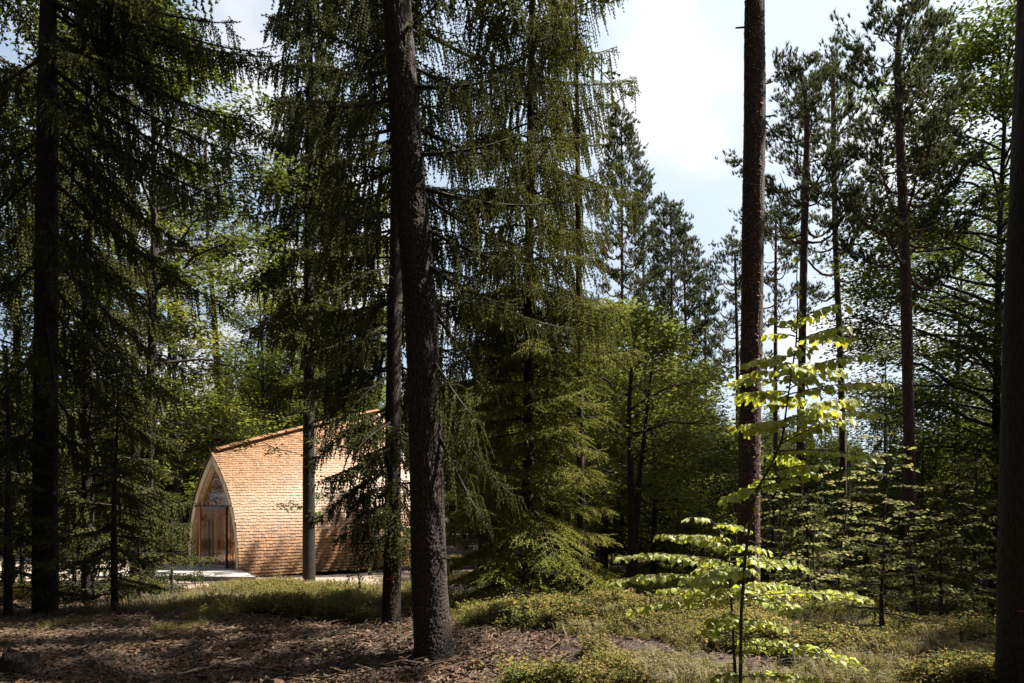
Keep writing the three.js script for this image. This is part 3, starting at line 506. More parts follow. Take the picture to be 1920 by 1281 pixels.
// --- the big leaning spruce
{
  const s = at(812, 1232), R = rng(101);
  const path = extend(pixelPath([[812, 1232, 74], [806, 1100, 68], [801, 950, 64], [792, 640, 62], [780, 480, 60], [765, 300, 58], [743, 0, 50]], s), 24, 0.04, -1.2);
  const t = thing('spruce_tree', 'largest spruce trunk, leaning, with scaly plated bark, standing in the centre foreground', 'tree', [s.x, s.y, s.z]);
  const low = path.filter((p) => p[1] < 8.3), high = path.filter((p) => p[1] > 7);
  part('trunk', trunkGeo(low, { sides: 120, seg: 0.016, relief: plate(30, 15, 0.013, 3), flare: 1.45 }), M.barkSpruce, t);
  part('upper_trunk', trunkGeo([low[low.length - 1], ...high.filter((p) => p[1] > low[low.length - 1][1])], { flare: 1 }), M.barkSpruce, t);
  const fol = new MB(1 << 17);
  for (const [y, a] of [[1.1, 0.5], [1.9, 2.6], [2.6, 1.2], [3.3, 0.2], [3.9, 2.9], [4.5, 1.7], [5.2, 0.9], [2.2, 0.1], [6.1, 2.2]]) { const p = along(path, y), b = new MB(64), l = p[3] + 0.03 + 0.1 * R(); stick(b, [[p[0], y, p[2], 0.02], [p[0] + Math.cos(a) * l, y - 0.01 + 0.03 * R(), p[2] + Math.sin(a) * l, 0.009]], BROWN, 6); part('branch_stub', b.geo(true), M.wood, t); }
  // limbs that the photograph shows one by one: start pixel height, end pixel, towards (+) or away (-) from the camera
  const LB = [[345, 1050, 385, 0.2], [350, 1005, 432, -0.5], [415, 1010, 520, 0.4], [480, 1075, 610, -0.3], [478, 960, 600, 0.5], [545, 930, 700, -0.6], [160, 960, 165, 0.3], [110, 900, 130, -0.4], [60, 860, 40, 0.5], [225, 980, 255, -0.6], [290, 985, 270, 0.4], [235, 620, 275, 0.3], [130, 600, 80, -0.4], [180, 560, 230, 0.4], [300, 590, 335, -0.3], [395, 600, 420, 0.3], [20, 620, -10, 0.3], [640, 900, 800, 0.5], [700, 950, 930, -0.7], [760, 930, 1010, 0.3], [30, 1010, 40, -0.8]];
  for (const [py, ex, ey, dz] of LB) {
    const y0 = Y(py, s.d) - s.y, p = along(path, y0), w = new MB(256), dx = X(ex, s.d) - s.x - p[0], dy = Y(ey, s.d) - Y(py, s.d), L = Math.hypot(dx, dz), sl = dy / L;
    spruceBranch(w, fol, R, { ox: p[0], oy: y0, oz: p[2], az: Math.atan2(dz, dx), L, r0: 0.016 + 0.006 * L, rise: sl - 0.25, droop: -0.15, tip: 0.1, bare: 0.3, step: 0.13, side: 0.36, hang: 0.5, lod: LOD.hero, dens: 1 });
    part('branch', w.geo(true), M.wood, t);
  }
  const up = spruceCrown(R, path, { y0: 9.6, y1: 24, rad: (q) => 2.4 * (1 - q) + 0.3, n: 56, lod: LOD.far, hang: 0.5, side: 0.8, step: 0.3 });
  part('crown', fol.geo(), M.needle, t, 'stuff');
  part('upper_branches', up.wood.geo(true), M.wood, t); part('upper_crown', up.fol.geo(), M.needle, t, 'stuff');
  triTotal += (fol.ni + up.fol.ni) / 3;
}
// --- the dark spruce behind it
{
  const s = at(735, 1170), R = rng(102), path = extend(pixelPath([[733, 1170, 44], [736, 1000, 38], [739, 640, 30], [748, 300, 26], [752, 0, 24]], s), 23, 0.04);
  const t = thing('spruce_tree', 'slimmer dark spruce trunk right behind and left of the large leaning spruce', 'tree', [s.x, s.y, s.z]);
  part('trunk', trunkGeo(path, { sides: 72, seg: 0.035, relief: plate(24, 13, 0.012, 5) }), M.barkSpruce, t);
  const fol = new MB(1 << 17);
  const LB = [[600, 620, 760, 0.9], [860, 640, 905, 0.9], [905, 655, 950, -0.8], [940, 690, 985, 1.0], [965, 640, 1010, 0.2], [840, 690, 900, 1.2], [770, 640, 850, 0.2], [790, 700, 860, 1.1], [975, 800, 1050, 0.7], [850, 778, 900, -0.3], [890, 772, 945, 0.4], [930, 782, 990, -0.2], [970, 778, 1020, 0.3], [810, 776, 860, 0.2], [870, 690, 905, 0.3], [910, 685, 950, 0.6], [955, 690, 1000, -0.3], [830, 680, 880, -0.4], [790, 670, 835, 0.5], [620, 560, 700, 0.5], [680, 590, 800, -0.5], [760, 600, 880, 0.6], [830, 610, 930, -0.2], [880, 600, 985, 0.4], [930, 650, 1045, -0.5], [700, 640, 840, 1.0], [560, 585, 640, -0.4], [430, 590, 500, 0.3], [360, 600, 420, -0.6], [990, 690, 1075, 0.6], [1020, 795, 1060, 0.5], [900, 830, 1000, -0.5], [800, 840, 900, -0.9], [200, 600, 220, 0.4], [90, 610, 110, -0.5], [0, 590, 0, 0.2], [60, 660, 120, 0.9], [280, 640, 330, 1.0], [500, 660, 590, 1.1]];
  paintMark(t, path, Y(1085, s.d) - s.y, 1.9, 1.0, 0.05, 0.012, 1.1);
  for (const [py, ex, ey, dz] of LB) {
    const y0 = Y(py, s.d) - s.y, p = along(path, y0), w = new MB(256), dx = X(ex, s.d) - s.x - p[0], dy = Y(ey, s.d) - Y(py, s.d), L = Math.hypot(dx, dz), sl = dy / L;
    spruceBranch(w, fol, R, { ox: p[0], oy: y0, oz: p[2], az: Math.atan2(dz, dx), L, r0: 0.014 + 0.006 * L, rise: sl * 0.6, droop: -sl * 0.3, tip: sl * 0.1, bare: 0.2, step: 0.13, side: 0.5, hang: 0.36, lod: LOD.full, dens: 1, fan: 0.8 });
    part('branch', w.geo(true), M.wood, t);
  }
  part('crown', fol.geo(), M.needle, t, 'stuff');
  const up = spruceCrown(R, path, { y0: 11, y1: 23, rad: (q) => 2.6 * (1 - q) + 0.3, n: 56, lod: LOD.far, hang: 0.5, side: 0.8, step: 0.3 });
  part('upper_branches', up.wood.geo(true), M.wood, t); part('upper_crown', up.fol.geo(), M.needle, t, 'stuff');
  triTotal += (fol.ni + up.fol.ni) / 3;
}
// --- the spruce at the left
{
  const s = at(84, 1152), R = rng(103), path = extend(pixelPath([[84, 1152, 46], [85, 1000, 42], [86, 600, 40], [89, 200, 36], [90, 0, 34]], s), 24, 0.04);
  const t = thing('spruce_tree', 'dark upright spruce trunk at the left with long drooping needled boughs', 'tree', [s.x, s.y, s.z]);
  part('trunk', trunkGeo(path, { sides: 72, seg: 0.035, relief: plate(24, 13, 0.012, 7) }), M.barkSpruce, t);
  const fol = new MB(1 << 17);
  const LB = [[135, 330, 330, 0.3], [200, 470, 375, -0.4], [215, 300, 420, 0.6], [280, 330, 520, -0.5], [60, 300, 160, 0.4], [20, 360, 120, -0.5], [370, 300, 600, 0.5], [470, 330, 700, -0.4], [560, 290, 760, 0.5], [640, 300, 860, -0.6], [720, 260, 900, 0.4], [780, 240, 960, -0.4], [100, -120, 260, 0.4], [300, -100, 440, -0.3], [480, -110, 640, 0.4], [640, -100, 800, -0.3], [780, -60, 930, 0.4], [-60, 330, 60, 0.6], [-40, 240, 40, -0.8], [150, 230, 300, 1.1], [400, 220, 600, 1.1], [60, 470, 230, 0.3], [120, 440, 330, -0.6], [0, 450, 120, 0.5], [-60, 420, 20, -0.4], [180, 430, 420, 0.7], [-20, 480, 60, -0.8], [250, 380, 480, 0.2], [-50, 500, 110, 0.2], [330, 400, 560, -0.7], [60, 250, 200, 1.3], [250, -60, 420, 0.8], [420, 250, 580, -1.2], [520, 360, 760, 0.9], [600, 200, 760, 1.2], [0, 420, 200, -1.2], [90, 440, 260, -1.0]];
  paintMark(t, path, Y(1032, s.d) - s.y, 1.95, 0.8, 0.07, 0.008, 1.07);
  for (const [py, ex, ey, dz] of LB) {
    const y0 = Y(py, s.d) - s.y, p = along(path, y0), w = new MB(256), dx = X(ex, s.d) - s.x - p[0], dy = Y(ey, s.d) - Y(py, s.d), L = Math.hypot(dx, dz), sl = dy / L;
    spruceBranch(w, fol, R, { ox: p[0], oy: y0, oz: p[2], az: Math.atan2(dz, dx), L, r0: 0.014 + 0.007 * L, rise: sl - 0.2, droop: -0.1, tip: 0.1, bare: 0.2, step: 0.2, side: 0.66, hang: 0.55, lod: LOD.full, dens: 1, fan: 0.8 });
    part('branch', w.geo(true), M.wood, t);
  }
  part('crown', fol.geo(), M.needle, t, 'stuff');
  const up = spruceCrown(R, path, { y0: 11.5, y1: 24, rad: (q) => 2.8 * (1 - q) + 0.3, n: 56, lod: LOD.far, hang: 0.5, side: 0.8, step: 0.3 });
  part('upper_branches', up.wood.geo(true), M.wood, t); part('upper_crown', up.fol.geo(), M.needle, t, 'stuff');
  triTotal += (fol.ni + up.fol.ni) / 3;
}
// --- the full spruce in the middle, boughs to the ground
{
  const s = at(990, 1142), R = rng(104), H = 19, path = straight(H, 0.13, [0.1, 0], 0.05, R);
  const low = spruceCrown(R, path, { y0: 0.6, y1: 6.2, rad: (q) => 2.0 - 0.25 * q, n: 60, lod: LOD.full, fan: 0.95, hang: 0.17, side: 0.8, step: 0.14, droop: 0.6, tip: 0.3, rise: 0.0, r0: 0.016, col: [0.13, 0.142, 0.027] });  // needles coloured brighter low down so these boughs read as sunlit
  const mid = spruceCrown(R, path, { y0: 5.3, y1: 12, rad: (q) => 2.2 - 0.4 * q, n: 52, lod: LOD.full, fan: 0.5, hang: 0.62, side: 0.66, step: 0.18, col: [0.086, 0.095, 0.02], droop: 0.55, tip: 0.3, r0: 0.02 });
  const top = spruceCrown(R, path, { y0: 11.8, y1: H, rad: (q) => 2.0 * (1 - q) + 0.2, n: 44, lod: LOD.far, hang: 0.35, side: 0.6, step: 0.3 });
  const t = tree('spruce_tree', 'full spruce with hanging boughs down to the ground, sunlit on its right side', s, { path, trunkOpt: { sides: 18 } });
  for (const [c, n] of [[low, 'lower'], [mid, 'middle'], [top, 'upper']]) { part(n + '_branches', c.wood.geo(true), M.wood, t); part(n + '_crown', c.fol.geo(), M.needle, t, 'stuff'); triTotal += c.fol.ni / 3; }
}
// --- the tall bare pine right of the centre
{
  const s = at(1404, 1166), R = rng(105), path = extend(pixelPath([[1403, 1166, 42], [1405, 900, 41], [1411, 500, 39], [1415, 200, 37], [1415, 0, 35]], s), 25, 0.06);
  const t = thing('pine_tree', 'tall bare straight pine trunk with flaky reddish bark right of the centre', 'tree', [s.x, s.y, s.z]);
  part('trunk', trunkGeo(path.filter((p) => p[1] < 12), { sides: 44, seg: 0.05, relief: plate(20, 8, 0.009, 9), flare: 1.15 }), M.barkPine, t);
  part('upper_trunk', trunkGeo(path.filter((p) => p[1] > 8), { flare: 1 }), M.barkPine, t);
  const fl = new MB(1024);                                            // loose flakes of bark
  for (let i = 0; i < 900; i++) { const y = 1 + R() * 9.5, p = along(path, y), a = R() * 6.28, r = p[3] * 1.03, c = Math.cos(a), n = Math.sin(a), L = 0.015 + 0.03 * R(), w = 0.012 + 0.02 * R(), o = 0.006 + 0.02 * R() * R(), v = fl.nv, k = 0.6 + 0.8 * R(), col = [0.2 * k, 0.09 * k, 0.045 * k]; fl.v(p[0] + c * r - n * w, y, p[2] + n * r + c * w, ...col); fl.v(p[0] + c * r + n * w, y, p[2] + n * r - c * w, ...col); fl.v(p[0] + c * (r + o), y - L, p[2] + n * (r + o), ...col); fl.t(v, v + 1, v + 2); }
  part('bark_flakes', fl.geo(), leafy({ transmission: 0.25 }), t, 'stuff');
  for (const [y, a, L] of [[8.45, 0.3, 0.12], [7.95, 0.1, 0.16], [6.3, 2.8, 0.1], [9.4, 3.4, 0.14]]) { const p = along(path, y), b = new MB(64); stick(b, [[p[0], y, p[2], 0.018], [p[0] + Math.cos(a) * (p[3] + L), y + 0.03, p[2] + Math.sin(a) * (p[3] + L), 0.012]], BROWN, 6); part('branch_stub', b.geo(true), M.wood, t); }
  const c = pineCrown(R, path, { y0: 10.6, y1: 25, rad: (q) => 3.4 - 2.2 * q, n: 34, tufts: 0.9 });
  part('branches', c.wood.geo(true), M.wood, t); part('crown', c.fol.geo(), M.needle, t, 'stuff');
}
// --- trunk cut by the right edge
{
  const s = { d: 6, x: X(1935, 6), z: -6, y: ground(X(1935, 6), -6) }, R = rng(106), path = extend(pixelPath([[1938, 1330, 140], [1940, 1100, 124], [1944, 700, 112], [1964, 200, 92], [1972, 0, 86]], s), 22, 0.05);
  const t = thing('pine_tree', 'thick dark trunk cut off by the right edge of the picture', 'tree', [s.x, s.y, s.z]);
  part('trunk', trunkGeo(path.filter((p) => p[1] < 9), { sides: 64, seg: 0.04, relief: plate(46, 9, 0.007, 12), flare: 1.15 }), M.barkOak, t);
  part('upper_trunk', trunkGeo(path.filter((p) => p[1] > 6), { flare: 1 }), M.barkPine, t);
  paintMark(t, path, Y(1140, s.d) - s.y, 2.6, 1.9, -0.07, 0.008, 1.06);
  const c = pineCrown(R, path, { y0: 12, y1: 22, rad: (q) => 3 - 1.8 * q, n: 24, tufts: 0.8 });
  part('branches', c.wood.geo(true), M.wood, t); part('crown', c.fol.geo(), M.needle, t, 'stuff');
}
{
  const s = spot(1903, 11.2), R = rng(108), path = straight(19, 0.2, [0.2, 0], 0.1, R);  // pine added out of sight; its crown shades the front left floor
  tree('pine_tree', 'added pine hidden behind the thick trunk at the right edge, there for its shade', s, { path, bark: M.barkPine, crown: pineCrown(R, path, { y0: 12.6, y1: 19, rad: (q) => 2.3 - 1.4 * q * q, n: 26, tufts: 0.9 }), trunkOpt: { sides: 14 } });
}
// --- slim trunk in front of the chapel, leafy shoots on it
{
  const s = at(579, 1092), R = rng(107), path = extend(pixelPath([[579, 1092, 25], [579, 900, 23], [579, 600, 21], [580, 300, 17]], s), 27, 0.04);
  tree('spruce_tree', 'slim black trunk directly in front of the shingled wall, crown hanging high above it', s, { path, bark: M.barkOak, crown: spruceCrown(R, path, { y0: 7.6, y1: 26, rad: (q) => 2.2 * (1 - 0.8 * q), n: 110, lod: LOD.far, fan: 0.8, hang: 0.75, side: 0.8, step: 0.24, droop: 0.6, tip: 0.25 }), trunkOpt: { sides: 18, seg: 0.2 } });
  const o = spot(588, s.d + 0.5), op = straight(5.4, 0.035, [0.1, 0], 0.1, R);
  const sh = broadCrown(R, op, { y0: 1.9, y1: 2.4, rad: () => 0.8, n: 4, per: 26, blob: 0.2, subs: 2, size: 0.1, col: OAK }), sh2 = broadCrown(R, op, { y0: 3.9, y1: 4.7, rad: () => 2.1, n: 8, per: 26, blob: 0.26, subs: 4, size: 0.1, col: OAK, keep: (x) => x < 0.7 });
  tree('young_oak', 'young oak just behind the slim black trunk, leafy twigs spread before the shingles', o, { path: op, bark: M.barkOak, crown: [sh, sh2], leafMat: M.leaf, trunkOpt: { sides: 8 } });
}
// --- two more dark spruces that hang their curtains before the left half
for (const [px, d, H, y0, rad, n, seed, label] of [[955, 28.4, 12, 1.2, 1.9, 60, 128, 'added spruce right of the chapel, mostly hidden by the largest trunk and the full spruce'], [318, 35, 22, 3, 2.3, 74, 124, 'tall dark spruce behind the chapel entrance'], [525, 43, 27, 4, 2.6, 80, 125, 'tall dark spruce far behind the chapel roof, left of the slim trunk'], [612, 37, 24, 4, 2.4, 76, 126, 'tall dark spruce behind the chapel roof, right of the slim trunk'], [165, 14.6, 20, 1.6, 2.1, 84, 121, 'dark spruce with a thin stem and hanging curtains of needles right of the left trunk'], [738, 13.4, 21, 4.2, 2.2, 100, 122, 'dark spruce right behind the slimmer spruce, its hanging crown over the chapel ridge'], [-40, 13, 20, 1.5, 2.2, 70, 123, 'black spruce at the very left edge of the picture']]) {  // the first one is added behind the trunks to shade the chapel wall
  const s = spot(px, d), R = rng(seed), path = straight(H, 0.13, [0, 0], 0.06, R);
  tree('spruce_tree', label, s, { path, crown: spruceCrown(R, path, { y0, y1: H, rad: (q) => rad * (1 - 0.8 * q), n, lod: d > 20 ? LOD.far : LOD.mid, hang: 0.55, side: d > 20 ? 0.8 : 0.62, step: d > 20 ? 0.3 : 0.2, droop: 0.6, tip: 0.3 }), trunkOpt: { sides: 14 } });
}
const OR = [0.11, 0.05, 0.026], GR = [0.5, 0.42, 0.36];
const pineTint = (t) => { const k = smooth(0.15, 0.5, t); return [lerp(0.75, 1.1, k), lerp(0.85, 1.0, k), lerp(0.95, 0.95, k)]; };
// --- pines: [label, trunk pixels from the foot up, depth, crown: py of its base, top, radius in m, limbs]
const PINES = [
  ['tall pine with a leaning pinkish trunk and dark layered crown, highest of the right pines', [[1712, 1190, 22], [1706, 900, 21], [1697, 480, 19], [1684, 130, 10], [1688, 25, 4]], 17, 520, 12, 1.9, 34],
  ['pine with a forked curved limb behind the yellow green beech sapling', [[1497, 1060, 16], [1500, 850, 15], [1508, 450, 13], [1512, 200, 7], [1500, 135, 3]], 22, 460, 130, 2.0, 30],
  ['slim pine with a high open crown between the forked pine and the tall leaning pine', [[1583, 1000, 13], [1577, 700, 12], [1567, 450, 10], [1562, 150, 5]], 25, 560, 120, 2.2, 28],
  ['thin pine with a short dark crown just right of the bare trunk', [[1455, 1030, 10], [1454, 700, 9], [1455, 405, 4]], 30, 620, 400, 1.5, 22],
  ['pine showing left of the bare trunk, crown against the bright sky', [[1383, 1030, 9], [1383, 700, 8], [1378, 470, 4]], 32, 720, 460, 1.6, 24],
  ['pointed pine right of the hanging spruce boughs with a slim straight trunk', [[1168, 1040, 10], [1167, 640, 9], [1165, 225, 3]], 27, 590, 222, 1.6, 36],
  ['pine with a rounded crown between the pointed pine and the bright gap', [[1264, 1030, 9], [1261, 700, 8], [1258, 390, 3]], 31, 680, 388, 1.6, 32],
  ['thin pine with a sparse crown at the edge of the bright gap', [[1292, 1030, 8], [1288, 700, 7], [1281, 445, 3]], 34, 720, 440, 1.6, 28],
  ['slim pointed pine between the pointed pine and the rounded pine, farther back', [[1208, 1000, 7], [1207, 600, 6], [1205, 330, 2]], 36, 640, 326, 1.5, 30],
  ['lowest slim pine beside the bright gap', [[1325, 1000, 7], [1323, 700, 6], [1322, 520, 2]], 41, 760, 516, 1.7, 28],
  ['sunlit leaning pine trunk rising behind the low end of the chapel ridge', [[414, 990, 14], [411, 820, 13], [402, 600, 12], [390, 450, 8], [385, 250, 4]], 36, 520, 240, 2.4, 30],
  ['pine with a grey brown trunk right of the full hanging spruce', [[1093, 1136, 20], [1089, 900, 17], [1086, 600, 14], [1083, 280, 11], [1080, 20, 6]], 0, -60, -320, 1.2, 20],
];
PINES.forEach(([label, px, d0, cb, top, rad, n], i) => {
  const s = d0 ? spot(px[0][0], d0) : at(px[0][0], px[0][1]), R = rng(200 + i), path = pixelPath(px, s), y0 = Y(cb, s.d) - s.y, y1 = Y(top, s.d) - s.y;
  if (path[1][1] > -0.2) path.unshift([path[0][0], -0.3, 0, path[0][3]]);
  const fixed = path.filter((p, k) => k === 0 || p[1] > path[k - 1][1]);
  if (fixed[fixed.length - 1][1] < y1 - 0.3) fixed.push([fixed[fixed.length - 1][0], y1, 0, 0.02]);
  const c = pineCrown(R, fixed, { y0, y1, rad: (q) => rad * (i > 4 && i < 10 ? 1.15 - 0.95 * q : 1.1 - 0.85 * q * q), n: Math.round(n * (i > 4 && i < 10 ? 1.3 : 1)), tufts: 0.85 });
  const t = tree('pine_tree', label, s, { path: fixed, bark: M.barkPineUp, crown: c, trunkOpt: { sides: 12, seg: 0.5, tint: pineTint } });
  if (i === 0 || i === 1) {                                           // the long bare limbs of these two
    const b = new MB(256), L = i === 0 ? [[430, 1770, 400], [465, 1640, 500], [400, 1640, 330], [545, 1630, 640]] : [[380, 1455, 330], [455, 1440, 400]];
    for (const [py, ex, ey] of L) { const y = Y(py, s.d) - s.y, p = along(fixed, y), dx = X(ex, s.d) - s.x, ey2 = Y(ey, s.d) - s.y; stick(b, [0, 0.25, 0.5, 0.75, 1].map((u) => [lerp(p[0], dx, u), lerp(y, ey2, u * u) - 0.15 * Math.sin(u * 3), 0.3 * u, 0.045 * (1 - u * 0.85)]), OR, 6); }
    part('bare_limb', b.geo(true), M.wood, t);
  }
});
// --- broad-leaved trees: [name, label, px, d, H, crown from, radius, limbs, leaf, colour, seed, trunk radius]
const BROAD = [
  ['beech_tree', 'sunlit beech between the hanging spruce and the double stemmed oak, deep behind', 1130, 24, 9, 1.5, 1.9, 24, 0.1, [0.16, 0.185, 0.028], 316, 0.1],
  ['beech_tree', 'sunlit low beech right of the double stemmed oak', 1268, 26, 7.5, 0.8, 2.0, 24, 0.1, [0.16, 0.185, 0.028], 317, 0.1],
  ['oak_tree', 'double stemmed oak with sunlit leaves right of the hanging spruce', 1182, 17.2, 7.0, 1.9, 1.75, 22, 0.08, [0.14, 0.165, 0.03], 301, 0.13, { keep: (x) => x > -0.9 }],
  ['oak_tree', 'large dark leaved oak filling the upper right corner', 1862, 20.5, 18, 3.4, 3.5, 96, 0.105, [0.07, 0.092, 0.012], 302, 0.17, { per: 58, blob: 0.48 }],
  ['oak_tree', 'leafy oak behind the large right corner oak, bright yellow green leaves', 1790, 30, 17, 2.4, 3.8, 60, 0.12, [0.075, 0.095, 0.012], 303, 0.15],
  ['oak_tree', 'oak with backlit green leaves above the left spruce boughs', 275, 18.5, 15, 4, 3.0, 24, 0.11, OAK, 304, 0.17],
  ['oak_tree', 'oak with pale trembling leaves left of the chapel', 120, 30, 16, 3, 3.4, 24, 0.11, OAK, 305, 0.16],
  ['beech_tree', 'beech with yellow green leaves behind the chapel entrance', 335, 32, 15, 1.5, 3.6, 26, 0.12, [0.19, 0.21, 0.024], 306, 0.17],
  ['beech_tree', 'beech with bright leaves over the chapel ridge left of the slim trunk', 495, 37, 15, 2, 3.6, 26, 0.13, [0.19, 0.215, 0.026], 307, 0.17],
  ['beech_tree', 'beech behind the chapel roof between the slim trunk and the dark spruce', 650, 40, 18, 2, 4, 26, 0.13, [0.16, 0.185, 0.024], 308, 0.18],
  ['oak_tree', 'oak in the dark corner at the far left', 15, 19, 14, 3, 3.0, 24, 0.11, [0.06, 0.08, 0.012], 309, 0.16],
  ['oak_tree', 'tall oak whose leaves hang before the blue sky at the upper left', 255, 22, 18, 8, 3.3, 26, 0.11, OAK, 310, 0.17],
  ['oak_tree', 'oak with leaves showing between the drooping boughs at the top', 640, 37, 20, 8, 3.4, 26, 0.12, [0.095, 0.12, 0.016], 311, 0.18],
  ['beech_tree', 'low beech with lit leaves behind the pointed pine', 1225, 20, 6.6, 0.8, 1.8, 26, 0.09, [0.15, 0.17, 0.03], 312, 0.09],
  ['beech_tree', 'leafy beech behind the sunlit full spruce', 1110, 27, 9, 1, 2.4, 26, 0.11, [0.12, 0.14, 0.022], 313, 0.12],
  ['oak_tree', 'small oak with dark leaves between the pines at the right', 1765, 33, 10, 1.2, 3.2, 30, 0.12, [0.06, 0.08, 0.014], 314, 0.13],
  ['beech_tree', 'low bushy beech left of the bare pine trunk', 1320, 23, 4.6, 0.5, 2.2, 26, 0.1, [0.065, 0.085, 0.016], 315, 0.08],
];
for (const [name, label, px, d, H, cb, rad, n, size, col, seed, r, extra = {}] of BROAD) {
  const s = spot(px, d), R = rng(seed), path = straight(H, r, [(R() - 0.5) * 0.6, (R() - 0.5) * 0.6], 0.18, R);
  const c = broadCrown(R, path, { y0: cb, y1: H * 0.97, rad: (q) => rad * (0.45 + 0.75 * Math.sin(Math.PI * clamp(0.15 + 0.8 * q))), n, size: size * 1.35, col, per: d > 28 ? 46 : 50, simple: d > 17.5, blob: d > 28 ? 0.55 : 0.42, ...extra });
  const t = tree(name, label, s, { path, bark: M.barkOak, crown: c, leafMat: M.leaf, trunkOpt: { sides: 12, seg: 0.4 } });
  if (seed === 301) part('second_stem', trunkGeo(straight(7.5, 0.1, [0.5, 0.1], 0.12, rng(9)), { sides: 12 }), M.barkOak, t).position.x = 0.05;
}
// --- smaller spruces
const YOUNG = [
  ['low young spruce hiding the gravel left of the porch slab', 262, 15.2, 2.3, 1.0, 20, LOD.mid, SPRUCE],
  ['young spruce just right of the left trunk, before the pale gravel', 140, 15.6, 2.9, 1.2, 22, LOD.mid, SPRUCE],
  ['young spruce between the left picture edge and the left trunk', 42, 16.4, 3.1, 1.2, 22, LOD.mid, SPRUCE],
  ['bushy young spruce between the bare pine trunk and the young beeches', 1515, 12.6, 2.3, 0.85, 22, LOD.mid, SPRUCE],
  ['bushy young spruce among the young beeches, left of the leaning pine', 1612, 15.6, 3.6, 1.1, 26, LOD.mid, SPRUCE],
  ['low bushy young spruce right of the leaning pine foot', 1765, 12.8, 2.2, 0.9, 22, LOD.mid, SPRUCE],
  ['young dark spruce with low spreading boughs right of the left trunk', 215, 12.2, 4.2, 1.35, 26, LOD.hero, SPRUCE],
  ['young dark spruce at the left edge', 15, 11.5, 4.6, 1.3, 26, LOD.hero, SPRUCE],
  ['little spruce beside the porch slab', 322, 16.4, 1.9, 0.62, 14, LOD.hero, SPRUCE],
  ['dark leafy young spruce left of the entrance', 285, 17.5, 4.6, 1.5, 26, LOD.mid, SPRUCE],
  ['small black looking spruce in the lower right shade', 1655, 8.6, 1.25, 0.5, 12, LOD.hero, SPRUCE],
  ['slender drooping spruce against the bright sky at the right', 1660, 30, 10.2, 1.5, 34, LOD.mid, SPRUCE],
  ['dark spruce under the right corner oak', 1830, 15.5, 5.2, 1.4, 30, LOD.mid, SPRUCE],
  ['spruce in shade behind the beech undergrowth', 1730, 21, 6.4, 1.7, 30, LOD.mid, SPRUCE],
  ['young spruce behind the bare pine trunk', 1450, 19, 4.2, 1.2, 26, LOD.mid, SPRUCE],
  ['shaded spruce left of the double stemmed oak', 1135, 20, 6.2, 1.4, 30, LOD.mid, SPRUCE],
  ['low spruce beyond the gravel path in the centre', 900, 27, 5, 1.6, 28, LOD.mid, SPRUCE],
  ['spruce at the back end of the chapel', 800, 33, 9, 2.1, 34, LOD.mid, SPRUCE],
];
YOUNG.forEach(([label, px, d, H, rad, n, lod, col], i) => {
  const s = spot(px, d), R = rng(400 + i), path = straight(H, 0.02 + H * 0.011, [0, 0], 0.04, R);
  const c = spruceCrown(R, path, { y0: H * 0.06, y1: H * 0.97, rad: (q) => rad * (1 - q) + 0.12, n, lod, hang: i === 11 ? 0.5 : lod === LOD.hero ? 0.13 : 0.2, side: 0.42 * rad, step: lod === LOD.hero ? 0.13 : 0.16, droop: 0.45, tip: 0.3, rise: 0.12, r0: 0.012, col });
  tree('young_spruce', label, s, { path, crown: c, trunkOpt: { sides: 8 } });
});
// --- beech undergrowth at the right
const UNDER = [
  ['young beech with level lit sprays right of the bare pine trunk', 1475, 14.5, 2.8, 1.1, 24],
  ['young beech with level sprays between the two beech bushes', 1570, 13.6, 3.1, 1.2, 28],
  ['tallest young beech, pale sunlit sprays left of the leaning pine', 1655, 14.6, 4.4, 1.35, 36],
  ['young beech with pale sprays right of the leaning pine', 1770, 15, 4.0, 1.3, 32],
  ['thin young beech low in the shade right of the sapling', 1530, 11.6, 1.8, 0.8, 14],
  ['shaded young beech by the right edge trunk', 1720, 12.4, 2.4, 1.05, 18],
];
UNDER.forEach(([label, px, d, H, rad, n], i) => {
  const s = spot(px, d), R = rng(450 + i), c = sprays(R, { H, rad, n, size: 0.09, col: [0.24, 0.25, 0.08], lean: [(R() - 0.5) * 0.5, 0] });
  const t = thing('young_beech', label, 'tree', [s.x, s.y, s.z]);
  part('stem', c.wood.geo(true), M.wood, t); part('leaves', c.fol.geo(), M.leaf, t, 'stuff'); triTotal += c.fol.ni / 3;
});

